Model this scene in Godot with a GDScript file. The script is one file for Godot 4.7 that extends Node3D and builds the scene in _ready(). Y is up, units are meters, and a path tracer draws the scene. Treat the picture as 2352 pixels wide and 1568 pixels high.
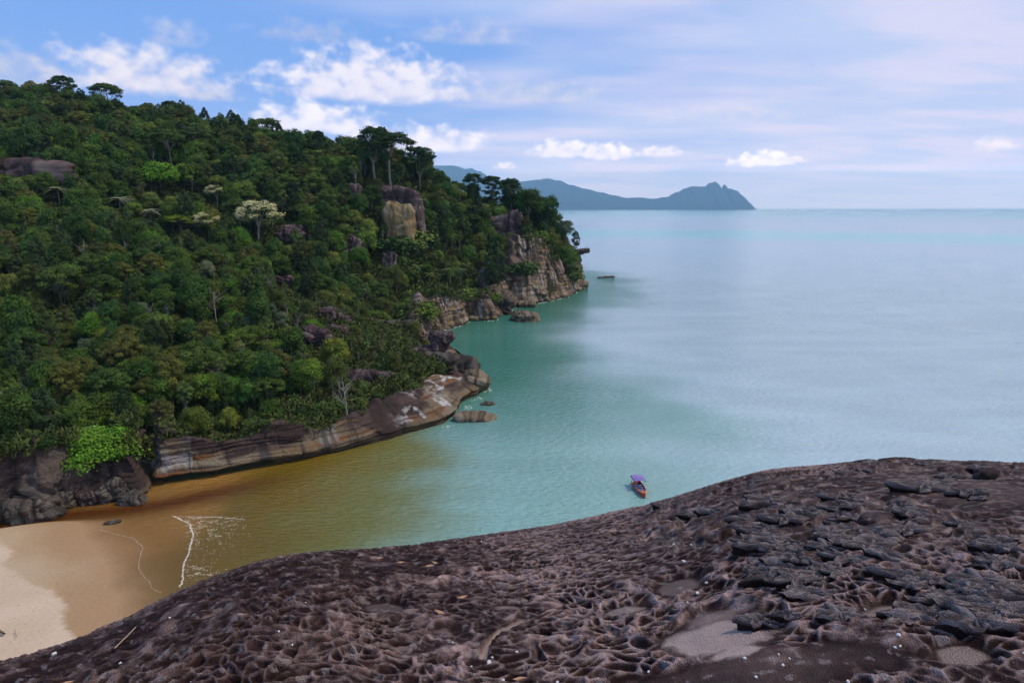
extends Node3D
# A sandstone headland, its forest and the bay below, seen from a weathered rock dome. Units are metres, y up, sea level 0.

const EYE := 45.0            # height of the eye above the sea
const FOCAL := 1600.0        # focal length in pixels of a 2352 x 1568 picture
const PITCH := 0.188365      # the camera looks down by this much
var names := {}
var rng := RandomNumberGenerator.new()
var n_soft := FastNoiseLite.new()
var n_fine := FastNoiseLite.new()
var n_cell := FastNoiseLite.new()
var M := {}

# ---------------------------------------------------------------- helpers
func lin(r: float, g: float, b: float) -> Color:      # a real-world (linear) base colour as albedo_color wants it
	return Color(r, g, b).linear_to_srgb()

func numbered(called: String) -> String:
	names[called] = names.get(called, -1) + 1
	return called if names[called] == 0 else "%s_%03d" % [called, names[called]]

func tag(o: Node3D, label: String, category: String, group := "") -> Node3D:
	o.set_meta("label", label)
	o.set_meta("category", category)
	if group:
		o.set_meta("group", group)
	return o

func thing(called: String, label: String, category: String, at: Vector3, turn := 0.0, group := "") -> Node3D:
	var o := Node3D.new()
	o.name = numbered(called)
	add_child(o, true)
	o.position = at
	o.rotation.y = turn
	return tag(o, label, category, group)

func obj(called: String, mesh: Mesh, mat: Material, parent: Node = self) -> MeshInstance3D:
	var o := MeshInstance3D.new()
	o.name = numbered(called) if parent == self else called
	o.mesh = mesh
	o.material_override = mat
	parent.add_child(o, true)
	return o

func struct(called: String, mesh: Mesh, mat: Material, label := "") -> MeshInstance3D:
	var o := obj(called, mesh, mat)
	o.set_meta("kind", "structure")
	if label:
		o.set_meta("label", label)
	return o

func noise(kind: int, freq: float, octaves := 4, sd := 1) -> FastNoiseLite:
	var n := FastNoiseLite.new()
	n.noise_type = kind
	n.frequency = freq
	n.fractal_octaves = octaves
	n.fractal_type = FastNoiseLite.FRACTAL_FBM if octaves > 1 else FastNoiseLite.FRACTAL_NONE
	n.seed = sd
	return n

func cells(freq: float, ret: int, sd := 1) -> FastNoiseLite:
	var n := noise(FastNoiseLite.TYPE_CELLULAR, freq, 1, sd)
	n.cellular_return_type = ret
	n.cellular_jitter = 1.0
	return n

func surface(v: PackedVector3Array, idx: PackedInt32Array, col = null, uv = null, smooth := true) -> ArrayMesh:
	var a := []
	a.resize(Mesh.ARRAY_MAX)
	a[Mesh.ARRAY_VERTEX] = v
	a[Mesh.ARRAY_INDEX] = idx
	if col != null:
		a[Mesh.ARRAY_COLOR] = col
	if uv != null:
		a[Mesh.ARRAY_TEX_UV] = uv
	if smooth:
		var nrm := PackedVector3Array()
		nrm.resize(v.size())
		for i in range(0, idx.size(), 3):
			var p := idx[i]
			var q := idx[i + 1]
			var r := idx[i + 2]
			var f := (v[r] - v[p]).cross(v[q] - v[p])
			nrm[p] += f
			nrm[q] += f
			nrm[r] += f
		for i in nrm.size():
			nrm[i] = nrm[i].normalized()
		a[Mesh.ARRAY_NORMAL] = nrm
	var m := ArrayMesh.new()
	m.add_surface_from_arrays(Mesh.PRIMITIVE_TRIANGLES, a)
	return m

func grid_index(cols: int, rows: int, flip := false) -> PackedInt32Array:     # vertex (c, r) is number c * rows + r
	var idx := PackedInt32Array()
	idx.resize((cols - 1) * (rows - 1) * 6)
	var k := 0
	for c in cols - 1:
		for r in rows - 1:
			var p := c * rows + r
			var q := p + rows
			if flip:
				idx[k] = p; idx[k + 1] = p + 1; idx[k + 2] = q
				idx[k + 3] = q; idx[k + 4] = p + 1; idx[k + 5] = q + 1
			else:
				idx[k] = p; idx[k + 1] = q; idx[k + 2] = p + 1
				idx[k + 3] = q; idx[k + 4] = q + 1; idx[k + 5] = p + 1
			k += 6
	return idx

func ray(px: float, py: float) -> Vector3:
	var u := (px - 1176.0) / FOCAL
	var v := -(py - 784.0) / FOCAL
	return Vector3(u, -sin(PITCH) + v * cos(PITCH), -cos(PITCH) - v * sin(PITCH))

func far_point(px: float, py: float, depth: float) -> Vector3:                # the point that far ahead on that line of sight
	var d := ray(px, py)
	return Vector3(0, EYE, 0) + d * (depth / -d.z)

func on_sea(px: float, py: float, y := 0.0) -> Vector3:
	var d := ray(px, py)
	return Vector3(0, EYE, 0) + d * ((y - EYE) / d.y)

func seen_at(p: Vector3) -> Vector3:                                          # picture x, y and depth of a point
	var d := p - Vector3(0, EYE, 0)
	var z := -d.z * cos(PITCH) - d.y * sin(PITCH)
	var y := d.y * cos(PITCH) - d.z * sin(PITCH)
	return Vector3(1176.0 + FOCAL * d.x / z, 784.0 - FOCAL * y / z, -d.z)

func mat(called: String, rough := 0.9, spec := 0.3) -> StandardMaterial3D:
	var m := StandardMaterial3D.new()
	m.resource_name = called
	m.vertex_color_use_as_albedo = true
	m.roughness = rough
	m.metallic_specular = spec
	M[called] = m
	return m

func noise_tex(n: FastNoiseLite, size: int, lo: Color, hi: Color) -> NoiseTexture2D:
	var t := NoiseTexture2D.new()
	t.width = size
	t.height = size
	t.seamless = true
	t.noise = n
	var g := Gradient.new()
	g.set_color(0, lo)
	g.set_color(1, hi)
	t.color_ramp = g
	return t

# ---------------------------------------------------------------- the sky
var sky_veil: FastNoiseLite
var sky_wisp: FastNoiseLite
var sky_puff: FastNoiseLite

const HAZE := 0.000048          # the bay's air, per metre
const AIR := Color(0.15, 0.295, 0.52)   # what that air sends towards the eye where it is deep

func sky_color(az: float, el: float) -> Color:        # degrees; az clockwise from straight ahead
	var e := maxf(el, 0.0)
	var low := exp(-e / 6.0)
	var haze := exp(-e / 3.0)
	var blue := Color(0.195, 0.405, 0.90).lerp(Color(0.10, 0.26, 0.70), smoothstep(16.0, 75.0, e))
	var c := blue.lerp(Color(0.40, 0.60, 0.94), low)
	# a thin veil of cirrostratus, thicker towards one half of the sky
	var side := 0.5 + 0.5 * sin(deg_to_rad(az - 6.0))
	var dir := Vector3(sin(deg_to_rad(az)) * cos(deg_to_rad(e)), sin(deg_to_rad(e)), -cos(deg_to_rad(az)) * cos(deg_to_rad(e)))
	var up := maxf(dir.y + 0.12, 0.12)
	var p := Vector2(dir.x, dir.z) / up
	var broad := sky_veil.get_noise_2d(p.x * 0.45, p.y * 0.9)
	var wisp := sky_wisp.get_noise_2d(p.x * 1.0 + p.y * 0.5, p.y * 2.4 - p.x * 0.3)
	var veil := smoothstep(0.30, 0.62, side + broad * 0.22) * 0.97
	veil = maxf(veil, smoothstep(0.10, 0.7, wisp + (side - 0.5) * 0.5 + broad * 0.3) * 0.5)
	veil *= 1.0 - 0.35 * smoothstep(25.0, 80.0, e)
	var white := Color(0.59, 0.69, 0.97).lerp(Color(0.72, 0.735, 0.975), clampf(0.5 + 2.0 * wisp, 0, 1))
	c = c.lerp(white, veil * (0.93 + 0.18 * wisp))
	return c.lerp(Color(0.63, 0.715, 0.95), haze * 0.9) * 0.93

func behind_air(c: Color, az: float, el: float) -> Color:        # the sky's own light, before the haze that is built takes its part
	var through := exp(-HAZE * minf(40900.0 / maxf(cos(deg_to_rad(az)), 0.72), 2200.0 / maxf(sin(deg_to_rad(el)), 0.001)))
	return Color((c.r - AIR.r * (1.0 - through)) / through, (c.g - AIR.g * (1.0 - through)) / through, (c.b - AIR.b * (1.0 - through)) / through)

func make_sky() -> Sky:
	sky_veil = noise(FastNoiseLite.TYPE_SIMPLEX_SMOOTH, 0.9, 4, 5)
	sky_wisp = noise(FastNoiseLite.TYPE_SIMPLEX_SMOOTH, 0.8, 5, 17)
	sky_puff = noise(FastNoiseLite.TYPE_SIMPLEX_SMOOTH, 0.55, 6, 23)
	var w := 4096
	var h := 2048
	var small := Image.create(512, 256, false, Image.FORMAT_RGBF)
	for j in 256:
		var el := 90.0 - (j + 0.5) / 256.0 * 180.0
		for i in 512:
			var az := (i + 0.5) / 512.0 * 360.0
			small.set_pixel(i, j, behind_air(sky_color(az, el), az, el) if el > -3.0 else Color(2.2, 2.4, 2.4))
	small.resize(w, h, Image.INTERPOLATE_CUBIC)
	var px := w / 360.0
	for j in range(int((90.0 - 20.0) * px), int(90.5 * px)):
		var el := 90.0 - (j + 0.5) / px
		for i in range(-560, 560):
			small.set_pixel((i + w) % w, j, behind_air(sky_color((i + 0.5) / px, el), (i + 0.5) / px, el))
	# cumulus: centre azimuth, base elevation, half width, height (degrees), brightness, softness
	var clouds := []
	for c in [[330, 190, 175, 75, 0.95, 1.0], [60, 180, 95, 60, 0.8, 1.3], [850, 208, 225, 88, 1.0, 0.8], [720, 290, 150, 52, 1.05, 0.8], [960, 335, 165, 46, 1.05, 0.8],
			[1220, 225, 190, 46, 0.86, 1.5], [1295, 352, 85, 30, 1.06, 0.7], [1400, 358, 55, 28, 1.1, 0.6], [1510, 355, 70, 18, 1.02, 0.8], [1752, 374, 75, 24, 1.13, 0.5], [1830, 370, 40, 10, 1.0, 1.0],
			[2282, 340, 36, 22, 1.0, 0.9], [1160, 384, 26, 12, 1.0, 0.8], [398, 92, 60, 44, 0.85, 1.8], [720, 85, 120, 40, 0.78, 2.0], [1080, 90, 150, 44, 0.84, 2.0], [480, 225, 70, 26, 0.84, 1.3], [1690, 270, 210, 34, 0.9, 2.4]]:
		var d := ray(c[0], c[1]).normalized()
		clouds.append([rad_to_deg(atan2(d.x, -d.z)), rad_to_deg(asin(d.y)), c[2] / 25.5, c[3] / 25.5, c[4], c[5]])
	rng.seed = 77
	for k in 46:
		var az := rng.randf_range(48.0, 312.0)
		clouds.append([az if az < 180.0 else az - 360.0, rng.randf_range(1.5, 14.0), rng.randf_range(1.5, 8.0), rng.randf_range(0.7, 3.0), rng.randf_range(0.8, 1.08), rng.randf_range(0.6, 1.6)])
	for c in clouds:
		var wide: float = c[2] * 1.5
		for j in range(int((90.0 - c[1] - c[3] * 1.7) * px), int((90.0 - c[1] + c[3] * 0.8) * px)):
			var el := 90.0 - (j + 0.5) / px
			for i in range(int((c[0] - wide) * px), int((c[0] + wide) * px)):
				var az := (i + 0.5) / px
				var u: float = (az - c[0]) / c[2]
				var v: float = (el - c[1]) / c[3]
				var f := u * u + (v * v if v > 0.0 else v * v * 9.0)
				if f > 2.2:
					continue
				var soft: float = c[5]
				var k1 := 1.7 / clampf(c[3], 0.7, 1.9)
				var nz := sky_puff.get_noise_2d(az * k1, el * k1 * 1.45)
				var dens := smoothstep(0.0, 0.85 * soft + 0.3, 1.02 - f + nz * (0.78 if v > 0.0 else 0.45))
				if dens <= 0.003:
					continue
				var lit := clampf(0.45 + 0.45 * v + nz * 0.6, 0.0, 1.0)
				var cc := behind_air(Color(0.66, 0.68, 0.89).lerp(Color(0.88, 0.86, 0.96), lit) * (c[4] as float), az, el)
				var at := (i + w * 2) % w
				small.set_pixel(at, j, small.get_pixel(at, j).lerp(cc, dens * (0.97 if soft < 1.2 else 0.62)))
	var sm := PanoramaSkyMaterial.new()
	sm.panorama = ImageTexture.create_from_image(small)
	var s := Sky.new()
	s.sky_material = sm
	return s

# ---------------------------------------------------------------- shoreline and terrain
# picture x, y of the waterline, height of the rock above it, how far its top leans inland
const SHORE := [[-420, 1330, 9.0, 5.0], [-150, 1240, 9.5, 3.0], [0, 1198, 10.0, 2.0], [100, 1188, 10.5, 2.0], [170, 1163, 10.0, 2.0], [225, 1150, 8.5, 3.0], [285, 1140, 6.0, 4.0], [328, 1130, 6.5, 3.0], [338, 1096, 9.0, 0.6], [352, 1092, 9.0, 0.6], [364, 1113, 7.4, 1.2],
	[430, 1104, 6.4, 1.2], [500, 1094, 5.8, 1.4], [570, 1080, 5.9, 1.4], [640, 1067, 7.0, 1.5], [700, 1055, 5.6, 2.0], [760, 1043, 4.2, 2.5], [820, 1031, 4.8, 4.0], [880, 1018, 6.2, 6.0], [930, 1005, 6.6, 8.0], [980, 990, 6.4, 9.0],
	[1025, 975, 6.0, 9.0], [1056, 955, 5.5, 8.0], [1070, 925, 5.5, 8.0], [1104, 908, 4.5, 7.0], [1112, 893, 5.0, 7.0], [1085, 858, 4.0, 4.0], [1045, 815, 4.0, 3.0], [1000, 792, 4.0, 3.0], [975, 778, 7.0, 3.0],
	[984, 765, 14.0, 2.5], [1030, 755, 14.0, 3.0], [1064, 743, 11.0, 3.0], [1072, 738, 8.5, 3.0], [1100, 737, 8.0, 3.0], [1132, 734, 8.5, 4.0], [1160, 717, 12.0, 5.0], [1186, 703, 16.0, 7.0], [1206, 699, 27.0, 7.0],
	[1240, 695, 30.0, 7.0], [1270, 689, 27.0, 7.0], [1298, 681, 19.0, 7.0], [1318, 672, 17.0, 6.0], [1334, 660, 14.0, 5.0], [1341, 646, 17.0, 4.0]]
var shore: Array[Vector3] = []      # x, z on the ground plane; the third number is unused
var shore_h := PackedFloat32Array()
var shore_lean := PackedFloat32Array()
var land := PackedVector2Array()
const TX0 := -420.0
const TZ0 := -640.0
const TSTEP := 3.0
const TNX := 172
const TNZ := 192
var height := PackedFloat32Array()
var inland := PackedFloat32Array()

func make_shore() -> void:
	for s in SHORE:
		var p := on_sea(s[0], s[1])
		shore.append(Vector3(p.x, p.z, 0))
		shore_h.append(s[2])
		shore_lean.append(s[3])
	for p in [[44, -448, 18], [34, -475, 20], [10, -520, 22], [-90, -600, 22], [-260, -700, 20], [-470, -720, 20]]:
		shore.append(Vector3(p[0], p[1], 0))
		shore_h.append(p[2])
		shore_lean.append(5.0)
	for s in shore:
		land.append(Vector2(s.x, s.y))
	land.append(Vector2(-700, -720))
	land.append(Vector2(-700, -40))

func near_shore(x: float, z: float) -> Vector3:      # distance, then height and lean of the rock at the nearest place
	var best := 1e9
	var out := Vector3()
	for i in shore.size() - 1:
		var a := shore[i]
		var b := shore[i + 1]
		var ex := b.x - a.x
		var ez := b.y - a.y
		var t := clampf(((x - a.x) * ex + (z - a.y) * ez) / (ex * ex + ez * ez), 0.0, 1.0)
		var dx := x - a.x - ex * t
		var dz := z - a.y - ez * t
		var d := dx * dx + dz * dz
		if d < best:
			best = d
			out = Vector3(0, lerpf(shore_h[i], shore_h[i + 1], t), lerpf(shore_lean[i], shore_lean[i + 1], t))
	out.x = sqrt(best)
	return out

# picture x, y of the canopy, its distance ahead, height of the trees there
const GROUND := [[0, 1015, 104, 3], [150, 1015, 110, 3], [330, 1020, 114, 3], [430, 1000, 118, 3], [640, 965, 125, 2], [760, 960, 131, 2], [900, 875, 148, 1.5], [1000, 845, 168, 0.5], [1060, 845, 180, 0.5],
	[0, 850, 128, 7], [200, 850, 132, 7], [400, 850, 138, 7], [600, 830, 146, 6], [780, 850, 154, 3], [900, 800, 168, 3], [0, 650, 165, 9], [250, 650, 168, 8], [450, 680, 170, 7], [620, 720, 173, 5], [760, 745, 182, 3],
	[0, 520, 205, 9], [150, 510, 208, 8], [300, 550, 205, 7], [450, 595, 203, 6], [600, 645, 200, 5], [720, 692, 196, 3], [850, 750, 196, 4], [950, 775, 202, 4],
	[30, 470, 236, 8], [300, 520, 245, 12], [600, 630, 242, 10], [800, 705, 238, 5], [930, 730, 240, 5], [60, 405, 250, 4], [300, 410, 280, 6.2], [450, 440, 285, 6.2], [600, 490, 285, 5.6], [750, 550, 285, 5.6], [850, 605, 285, 6],
	[940, 655, 280, 4], [1050, 640, 304, 5], [1110, 620, 322, 6], [0, 290, 300, 6.8], [200, 300, 312, 6.8], [400, 330, 318, 6.8], [600, 375, 322, 6.8], [800, 425, 326, 6.2], [900, 425, 330, 5], [1040, 500, 345, 8.1], [1140, 510, 362, 8.7],
	[0, 212, 345, 12.9], [150, 222, 350, 12.9], [250, 248, 352, 12.0], [400, 272, 355, 9.9], [540, 295, 358, 9.9], [700, 325, 362, 9.9], [860, 352, 366, 10.7], [960, 402, 372, 6], [1060, 455, 385, 6], [1150, 459, 395, 6],
	[1230, 470, 402, 7], [1275, 500, 408, 7], [1310, 560, 420, 8.7], [1336, 590, 432, 4], [-300, 900, 118, 7], [-300, 650, 160, 9], [-300, 500, 210, 9], [-300, 350, 280, 6.2], [-300, 200, 345, 12.9]]

func make_terrain() -> void:
	var pts: Array[Vector3] = []
	for g in GROUND:
		var p := far_point(g[0], g[1], g[2])
		pts.append(Vector3(p.x, p.z, p.y - g[3]))
		if g[2] > 343:
			pts.append(Vector3(p.x * 1.25 - 6.0, p.z - 110.0, (p.y - g[3]) * 0.55))
	var n := pts.size()
	var m := n + 3
	var a := []
	for i in m:
		var row := PackedFloat64Array()
		row.resize(m + 1)
		a.append(row)
	for i in n:
		for j in n:
			var r := Vector2(pts[i].x - pts[j].x, pts[i].y - pts[j].y).length() / 100.0
			a[i][j] = 0.0 if i == j else r * r * log(r)
		a[i][i] = 0.008
		a[i][n] = 1.0
		a[i][n + 1] = pts[i].x / 100.0
		a[i][n + 2] = pts[i].y / 100.0
		a[n][i] = 1.0
		a[n + 1][i] = pts[i].x / 100.0
		a[n + 2][i] = pts[i].y / 100.0
		a[i][m] = pts[i].z
	for k in m:
		var best := k
		for i in range(k, m):
			if absf(a[i][k]) > absf(a[best][k]):
				best = i
		var sw = a[k]
		a[k] = a[best]
		a[best] = sw
		for i in range(k + 1, m):
			var f: float = a[i][k] / a[k][k]
			if f != 0.0:
				for j in range(k, m + 1):
					a[i][j] -= f * a[k][j]
	var w := PackedFloat64Array()
	w.resize(m)
	for k in range(m - 1, -1, -1):
		var s: float = a[k][m]
		for j in range(k + 1, m):
			s -= a[k][j] * w[j]
		w[k] = s / a[k][k]
	height.resize(TNX * TNZ)
	inland.resize(TNX * TNZ)
	var v := PackedVector3Array()
	var col := PackedColorArray()
	v.resize(TNX * TNZ)
	col.resize(TNX * TNZ)
	for c in TNX:
		for r in TNZ:
			var x := TX0 + c * TSTEP
			var z := TZ0 + r * TSTEP
			var k := c * TNZ + r
			var y := -5.0
			var d := -1.0
			if z < -60.0 and Geometry2D.is_point_in_polygon(Vector2(x, z), land):
				y = w[n] + w[n + 1] * x / 100.0 + w[n + 2] * z / 100.0
				for i in n:
					var q := Vector2(x - pts[i].x, z - pts[i].y).length_squared() / 10000.0
					if q > 1e-9:
						y += w[i] * 0.5 * q * log(q)
				y += n_soft.get_noise_2d(x * 3.0, z * 3.0) * 1.6
				y = clampf(y, 1.0, 118.0)
				var s := near_shore(x, z)
				d = s.x
				y = minf(y, s.y * 0.93 + (d - s.z - 1.0) * 1.25) if d > s.z + 1.0 else s.y * 0.93 * (d / (s.z + 1.0)) - 1.6
			height[k] = y
			inland[k] = d
			v[k] = Vector3(x, y, z)
			var t := 0.5 + 0.5 * n_soft.get_noise_2d(x * 6.0, z * 6.0)
			col[k] = Color(0.045, 0.04, 0.026).lerp(Color(0.025, 0.035, 0.014), t)
	struct("hillside", surface(v, grid_index(TNX, TNZ, true), col), mat("soil", 1.0, 0.1))

func ground(x: float, z: float, of := height) -> float:
	var fx := clampf((x - TX0) / TSTEP, 0.0, TNX - 1.001)
	var fz := clampf((z - TZ0) / TSTEP, 0.0, TNZ - 1.001)
	var c := int(fx)
	var r := int(fz)
	var k := c * TNZ + r
	fx -= c
	fz -= r
	return lerpf(lerpf(of[k], of[k + TNZ], fx), lerpf(of[k + 1], of[k + TNZ + 1], fx), fz)

func hit(px: float, py: float, lift := 0.0, first := 60.0) -> Vector3:        # where that line of sight meets the hillside raised by lift
	var d := ray(px, py)
	d /= -d.z
	var s := first
	while s < 600.0:
		var p := Vector3(0, EYE, 0) + d * s
		if p.y < ground(p.x, p.z) + lift and ground(p.x, p.z) > -2.0:
			return Vector3(p.x, ground(p.x, p.z), p.z)
		s += 0.8
	return Vector3(0, EYE, 0) + d * 400.0

# ---------------------------------------------------------------- sea cliffs
func cliff_color(x: float, y: float, z: float, s: float, style: int, h: float) -> Color:
	var a := n_soft.get_noise_3d(x * 5.0, y * 9.0, z * 5.0)
	var b := n_fine.get_noise_3d(x * 2.0, y * 5.0, z * 2.0)
	var streak := n_fine.get_noise_2d(s * 9.0, y * 0.7)
	var bed := n_fine.get_noise_2d(s * 0.35, y * 13.0)
	var c: Color
	if style == 0:      # dark shaded sandstone of the cove
		c = Color(0.085, 0.058, 0.052).lerp(Color(0.16, 0.13, 0.115), smoothstep(0.0, 0.5, a + b * 0.4))
		c = c.lerp(Color(0.045, 0.035, 0.035), smoothstep(0.1, 0.45, streak))
	elif style == 1:    # near cliff: dark varnish above, cream and rust bands below
		c = Color(0.066, 0.044, 0.040).lerp(Color(0.13, 0.088, 0.078), smoothstep(-0.2, 0.4, b))
		var pale := smoothstep(-0.05, 0.3, a + 0.55 - y * 0.13 + bed * 0.35)
		c = c.lerp(Color(0.30, 0.24, 0.17).lerp(Color(0.24, 0.18, 0.11), smoothstep(-0.3, 0.3, b)), pale)
		c = c.lerp(Color(0.26, 0.115, 0.045), pale * smoothstep(0.16, 0.42, bed + a * 0.3))
		c = c.lerp(Color(0.42, 0.39, 0.37), smoothstep(0.33, 0.5, a * 0.7 + streak * 0.7) * smoothstep(1.2, 2.5, y))
		c = c.lerp(Color(0.04, 0.033, 0.033), smoothstep(0.2, 0.4, streak) * 0.75)
		c = c.lerp(Color(0.62, 0.60, 0.57), smoothstep(0.16, 0.26, n_fine.get_noise_3d(x * 7.0 + 90.0, y * 7.0, z * 7.0)) * smoothstep(-26.0, -19.0, x) * smoothstep(1.6, 2.4, y) * smoothstep(0.0, 0.3, n_soft.get_noise_2d(x * 9.0, z * 9.0) + 0.12))
	else:               # far cliffs: tan, cream and purple-brown, black water streaks
		c = Color(0.28, 0.205, 0.145).lerp(Color(0.42, 0.33, 0.23), smoothstep(-0.2, 0.4, a))
		c = c.lerp(Color(0.175, 0.11, 0.10), smoothstep(-0.08, 0.3, b + a * 0.6 + (y / h - 0.66) * 0.8))
		c = c.lerp(Color(0.40, 0.27, 0.10), smoothstep(0.22, 0.5, bed - b * 0.3) * 0.8)
		c = c.lerp(Color(0.07, 0.055, 0.05), smoothstep(0.06, 0.3, streak) * 0.8)
		c = c.lerp(Color(0.52, 0.46, 0.40), smoothstep(0.2, 0.42, -streak + a * 0.4))
	# the tide band
	c = c.lerp(Color(0.17, 0.125, 0.085), smoothstep(1.3, 0.7, y) * 0.7)
	return c.lerp(Color(0.05, 0.042, 0.03), smoothstep(0.55, 0.1, y + b * 0.5))

func make_cliff(called: String, label: String, from: int, to: int, style: int, step: float, dy: float) -> void:
	var fissure := cells(0.16 if style == 2 else 0.22, FastNoiseLite.RETURN_DISTANCE2_SUB, 9 + style)
	var block := cells(0.13 if style == 2 else 0.2, FastNoiseLite.RETURN_CELL_VALUE, 4 + style)
	# a smooth walk along the waterline
	var walk := PackedVector2Array()
	var hs := PackedFloat32Array()
	var ls := PackedFloat32Array()
	for i in range(from, to):
		var p0 := shore[maxi(i - 1, 0)]
		var p1 := shore[i]
		var p2 := shore[i + 1]
		var p3 := shore[mini(i + 2, shore.size() - 1)]
		var count := maxi(2, int(Vector2(p2.x - p1.x, p2.y - p1.y).length() / step))
		for k in count:
			var t := float(k) / count
			walk.append(Vector2(cubic_interpolate(p1.x, p2.x, lerpf(p1.x, p0.x, 0.5), lerpf(p2.x, p3.x, 0.5), t), cubic_interpolate(p1.y, p2.y, lerpf(p1.y, p0.y, 0.5), lerpf(p2.y, p3.y, 0.5), t)))
			hs.append(lerpf(shore_h[i], shore_h[i + 1], smoothstep(0, 1, t)))
			ls.append(lerpf(shore_lean[i], shore_lean[i + 1], smoothstep(0, 1, t)))
	var cols := walk.size()
	var top := 0.0
	for h in hs:
		top = maxf(top, h)
	var rows := int((top + 2.0) / dy) + 8
	var v := PackedVector3Array()
	var col := PackedColorArray()
	v.resize(cols * rows)
	col.resize(cols * rows)
	for c in cols:
		var p := walk[c]
		var along := (walk[mini(c + 3, cols - 1)] - walk[maxi(c - 3, 0)]).normalized()
		var inward := Vector2(along.y, -along.x)
		var s := c * step
		var h := hs[c] * (1.0 + 0.32 * n_fine.get_noise_1d(s * 2.2))
		var body := rows - 8
		for r in rows:
			var t := minf(float(r) / body, 1.0)
			var y := -2.0 + (h + 2.0) * t
			var back := ls[c] * pow(maxf(y, 0.0) / h, 1.25)
			if r > body:          # the brow rolls over into the hillside
				back += (r - body) * 0.4
				y += (r - body) * 0.10 - pow(r - body, 2.0) * 0.035
			var wob := n_soft.get_noise_3d(p.x * 4.0, y * 4.0, p.y * 4.0)
			var strata := n_fine.get_noise_2d(y * 14.0 + wob * 9.0, s * 0.5)
			var px := s + wob * 1.5
			var f := fissure.get_noise_2d(px, y * (0.35 if style == 2 else 0.55) + 40.0) + 1.0
			var big := block.get_noise_2d(px, y * (0.85 if style == 2 else 0.9) + 40.0)
			var rough := n_fine.get_noise_3d(p.x * 5.0, y * 9.0, p.y * 5.0)
			var thin := n_fine.get_noise_2d(y * 44.0 + wob * 14.0, s * 0.9 + 60.0)
			var size := 1.0 if style == 2 else 0.5
			var stand := 0.35 if style == 1 else 1.0
			var out := big * (0.9 if style < 2 else 1.35) * size * stand + wob * 1.6 * size + strata * (0.95 if style < 2 else 0.5) * size + thin * (0.5 if style < 2 else 0.16) * size + rough * 0.6 * size - smoothstep(0.16, 0.0, f) * 1.2 * size * stand
			if style == 1:
				out -= smoothstep(1.3, 0.35, y) * 1.7 * (0.7 + 0.6 * n_fine.get_noise_1d(s * 1.1)) - 0.5 * smoothstep(1.1, 1.7, y) * smoothstep(3.2, 2.2, y)
			else:
				out += smoothstep(2.6, 0.6, y) * 0.8 * size
			out *= 1.0 - smoothstep(body, rows, r) * 0.8
			var q := p + inward * (back - out)
			v[c * rows + r] = Vector3(q.x, y, q.y)
			col[c * rows + r] = cliff_color(q.x, y, q.y, s, style, h)
			if thin < (-0.16 if style < 2 else -0.26):
				col[c * rows + r] = col[c * rows + r].lerp(Color(0.07, 0.05, 0.042), smoothstep(-0.16, -0.34, thin) * 0.7)
	struct(called, surface(v, grid_index(cols, rows, false), col), M.rock, label)

# ---------------------------------------------------------------- boulders
var crack: FastNoiseLite
var facet: FastNoiseLite

func rock_mesh(size: Vector3, sd: int, base: Color, pale: Color, dark: Color, beds := 0.35, detail := 64, rough := 0.26, square := 3.2, stripes := 0.8) -> ArrayMesh:
	if crack == null:
		crack = cells(0.9, FastNoiseLite.RETURN_DISTANCE2_SUB, 3)
		facet = cells(1.5, FastNoiseLite.RETURN_DISTANCE, 7)
	var cols := detail * 2 + 1
	var rows := detail + 1
	var v := PackedVector3Array()
	var col := PackedColorArray()
	var o := Vector3(sd * 13.7, sd * 5.1, sd * 7.7)
	var long := maxf(size.x, maxf(size.y, size.z))
	var share := size / long
	for c in cols:
		var a := TAU * (c % (cols - 1)) / (cols - 1)
		for r in rows:
			var b := PI * r / (rows - 1) - PI / 2
			var d := Vector3(cos(b) * cos(a), sin(b), cos(b) * sin(a))
			var k := pow(pow(absf(d.x), square) + pow(absf(d.y), square) + pow(absf(d.z), square), -1.0 / square)
			var p := d * k
			var q := p * share * 1.5 + o
			var f := 1.0 + rough * 1.7 * n_soft.get_noise_3d(q.x * 40.0, q.y * 40.0, q.z * 40.0) + rough * 0.9 * n_fine.get_noise_3d(q.x * 15.0, q.y * 24.0, q.z * 15.0)
			f -= rough * 0.55 * smoothstep(0.14, 0.0, crack.get_noise_3d(q.x, q.y * 0.7, q.z) + 1.0)
			f += rough * 0.4 * (facet.get_noise_3d(q.x, q.y, q.z) + 0.5)
			# beds of harder and softer stone
			var bed := n_fine.get_noise_2d(q.y * 30.0 + 3.0 * n_soft.get_noise_2d(q.x * 30.0, q.z * 30.0), o.x)
			f += beds * 0.34 * bed * sqrt(maxf(0.0, 1.0 - p.y * p.y * 0.8))
			v.append(Vector3(p.x * size.x, p.y * size.y, p.z * size.z) * f)
			var t := n_fine.get_noise_3d(q.x * 11.0, q.y * 18.0, q.z * 11.0)
			var s := n_fine.get_noise_2d(q.x * 52.0 + q.z * 9.0, q.y * 2.5 + o.y)
			var cc := base.lerp(pale, smoothstep(-0.02, 0.42, t + 0.4 * bed)).lerp(dark, smoothstep(0.02, 0.28, s) * stripes)
			cc = cc.lerp(pale * 1.15, smoothstep(0.14, 0.36, -s) * stripes * 0.6)
			col.append(cc)
	return surface(v, grid_index(cols, rows, false), col)

# ---------------------------------------------------------------- leaves and trees
var leaf_v: PackedVector3Array
var leaf_c: PackedColorArray
var leaf_i: PackedInt32Array

func begin() -> void:
	leaf_v = PackedVector3Array()
	leaf_c = PackedColorArray()
	leaf_i = PackedInt32Array()

func finish(smooth := false) -> ArrayMesh:
	return surface(leaf_v, leaf_i, leaf_c, null, smooth)

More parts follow.
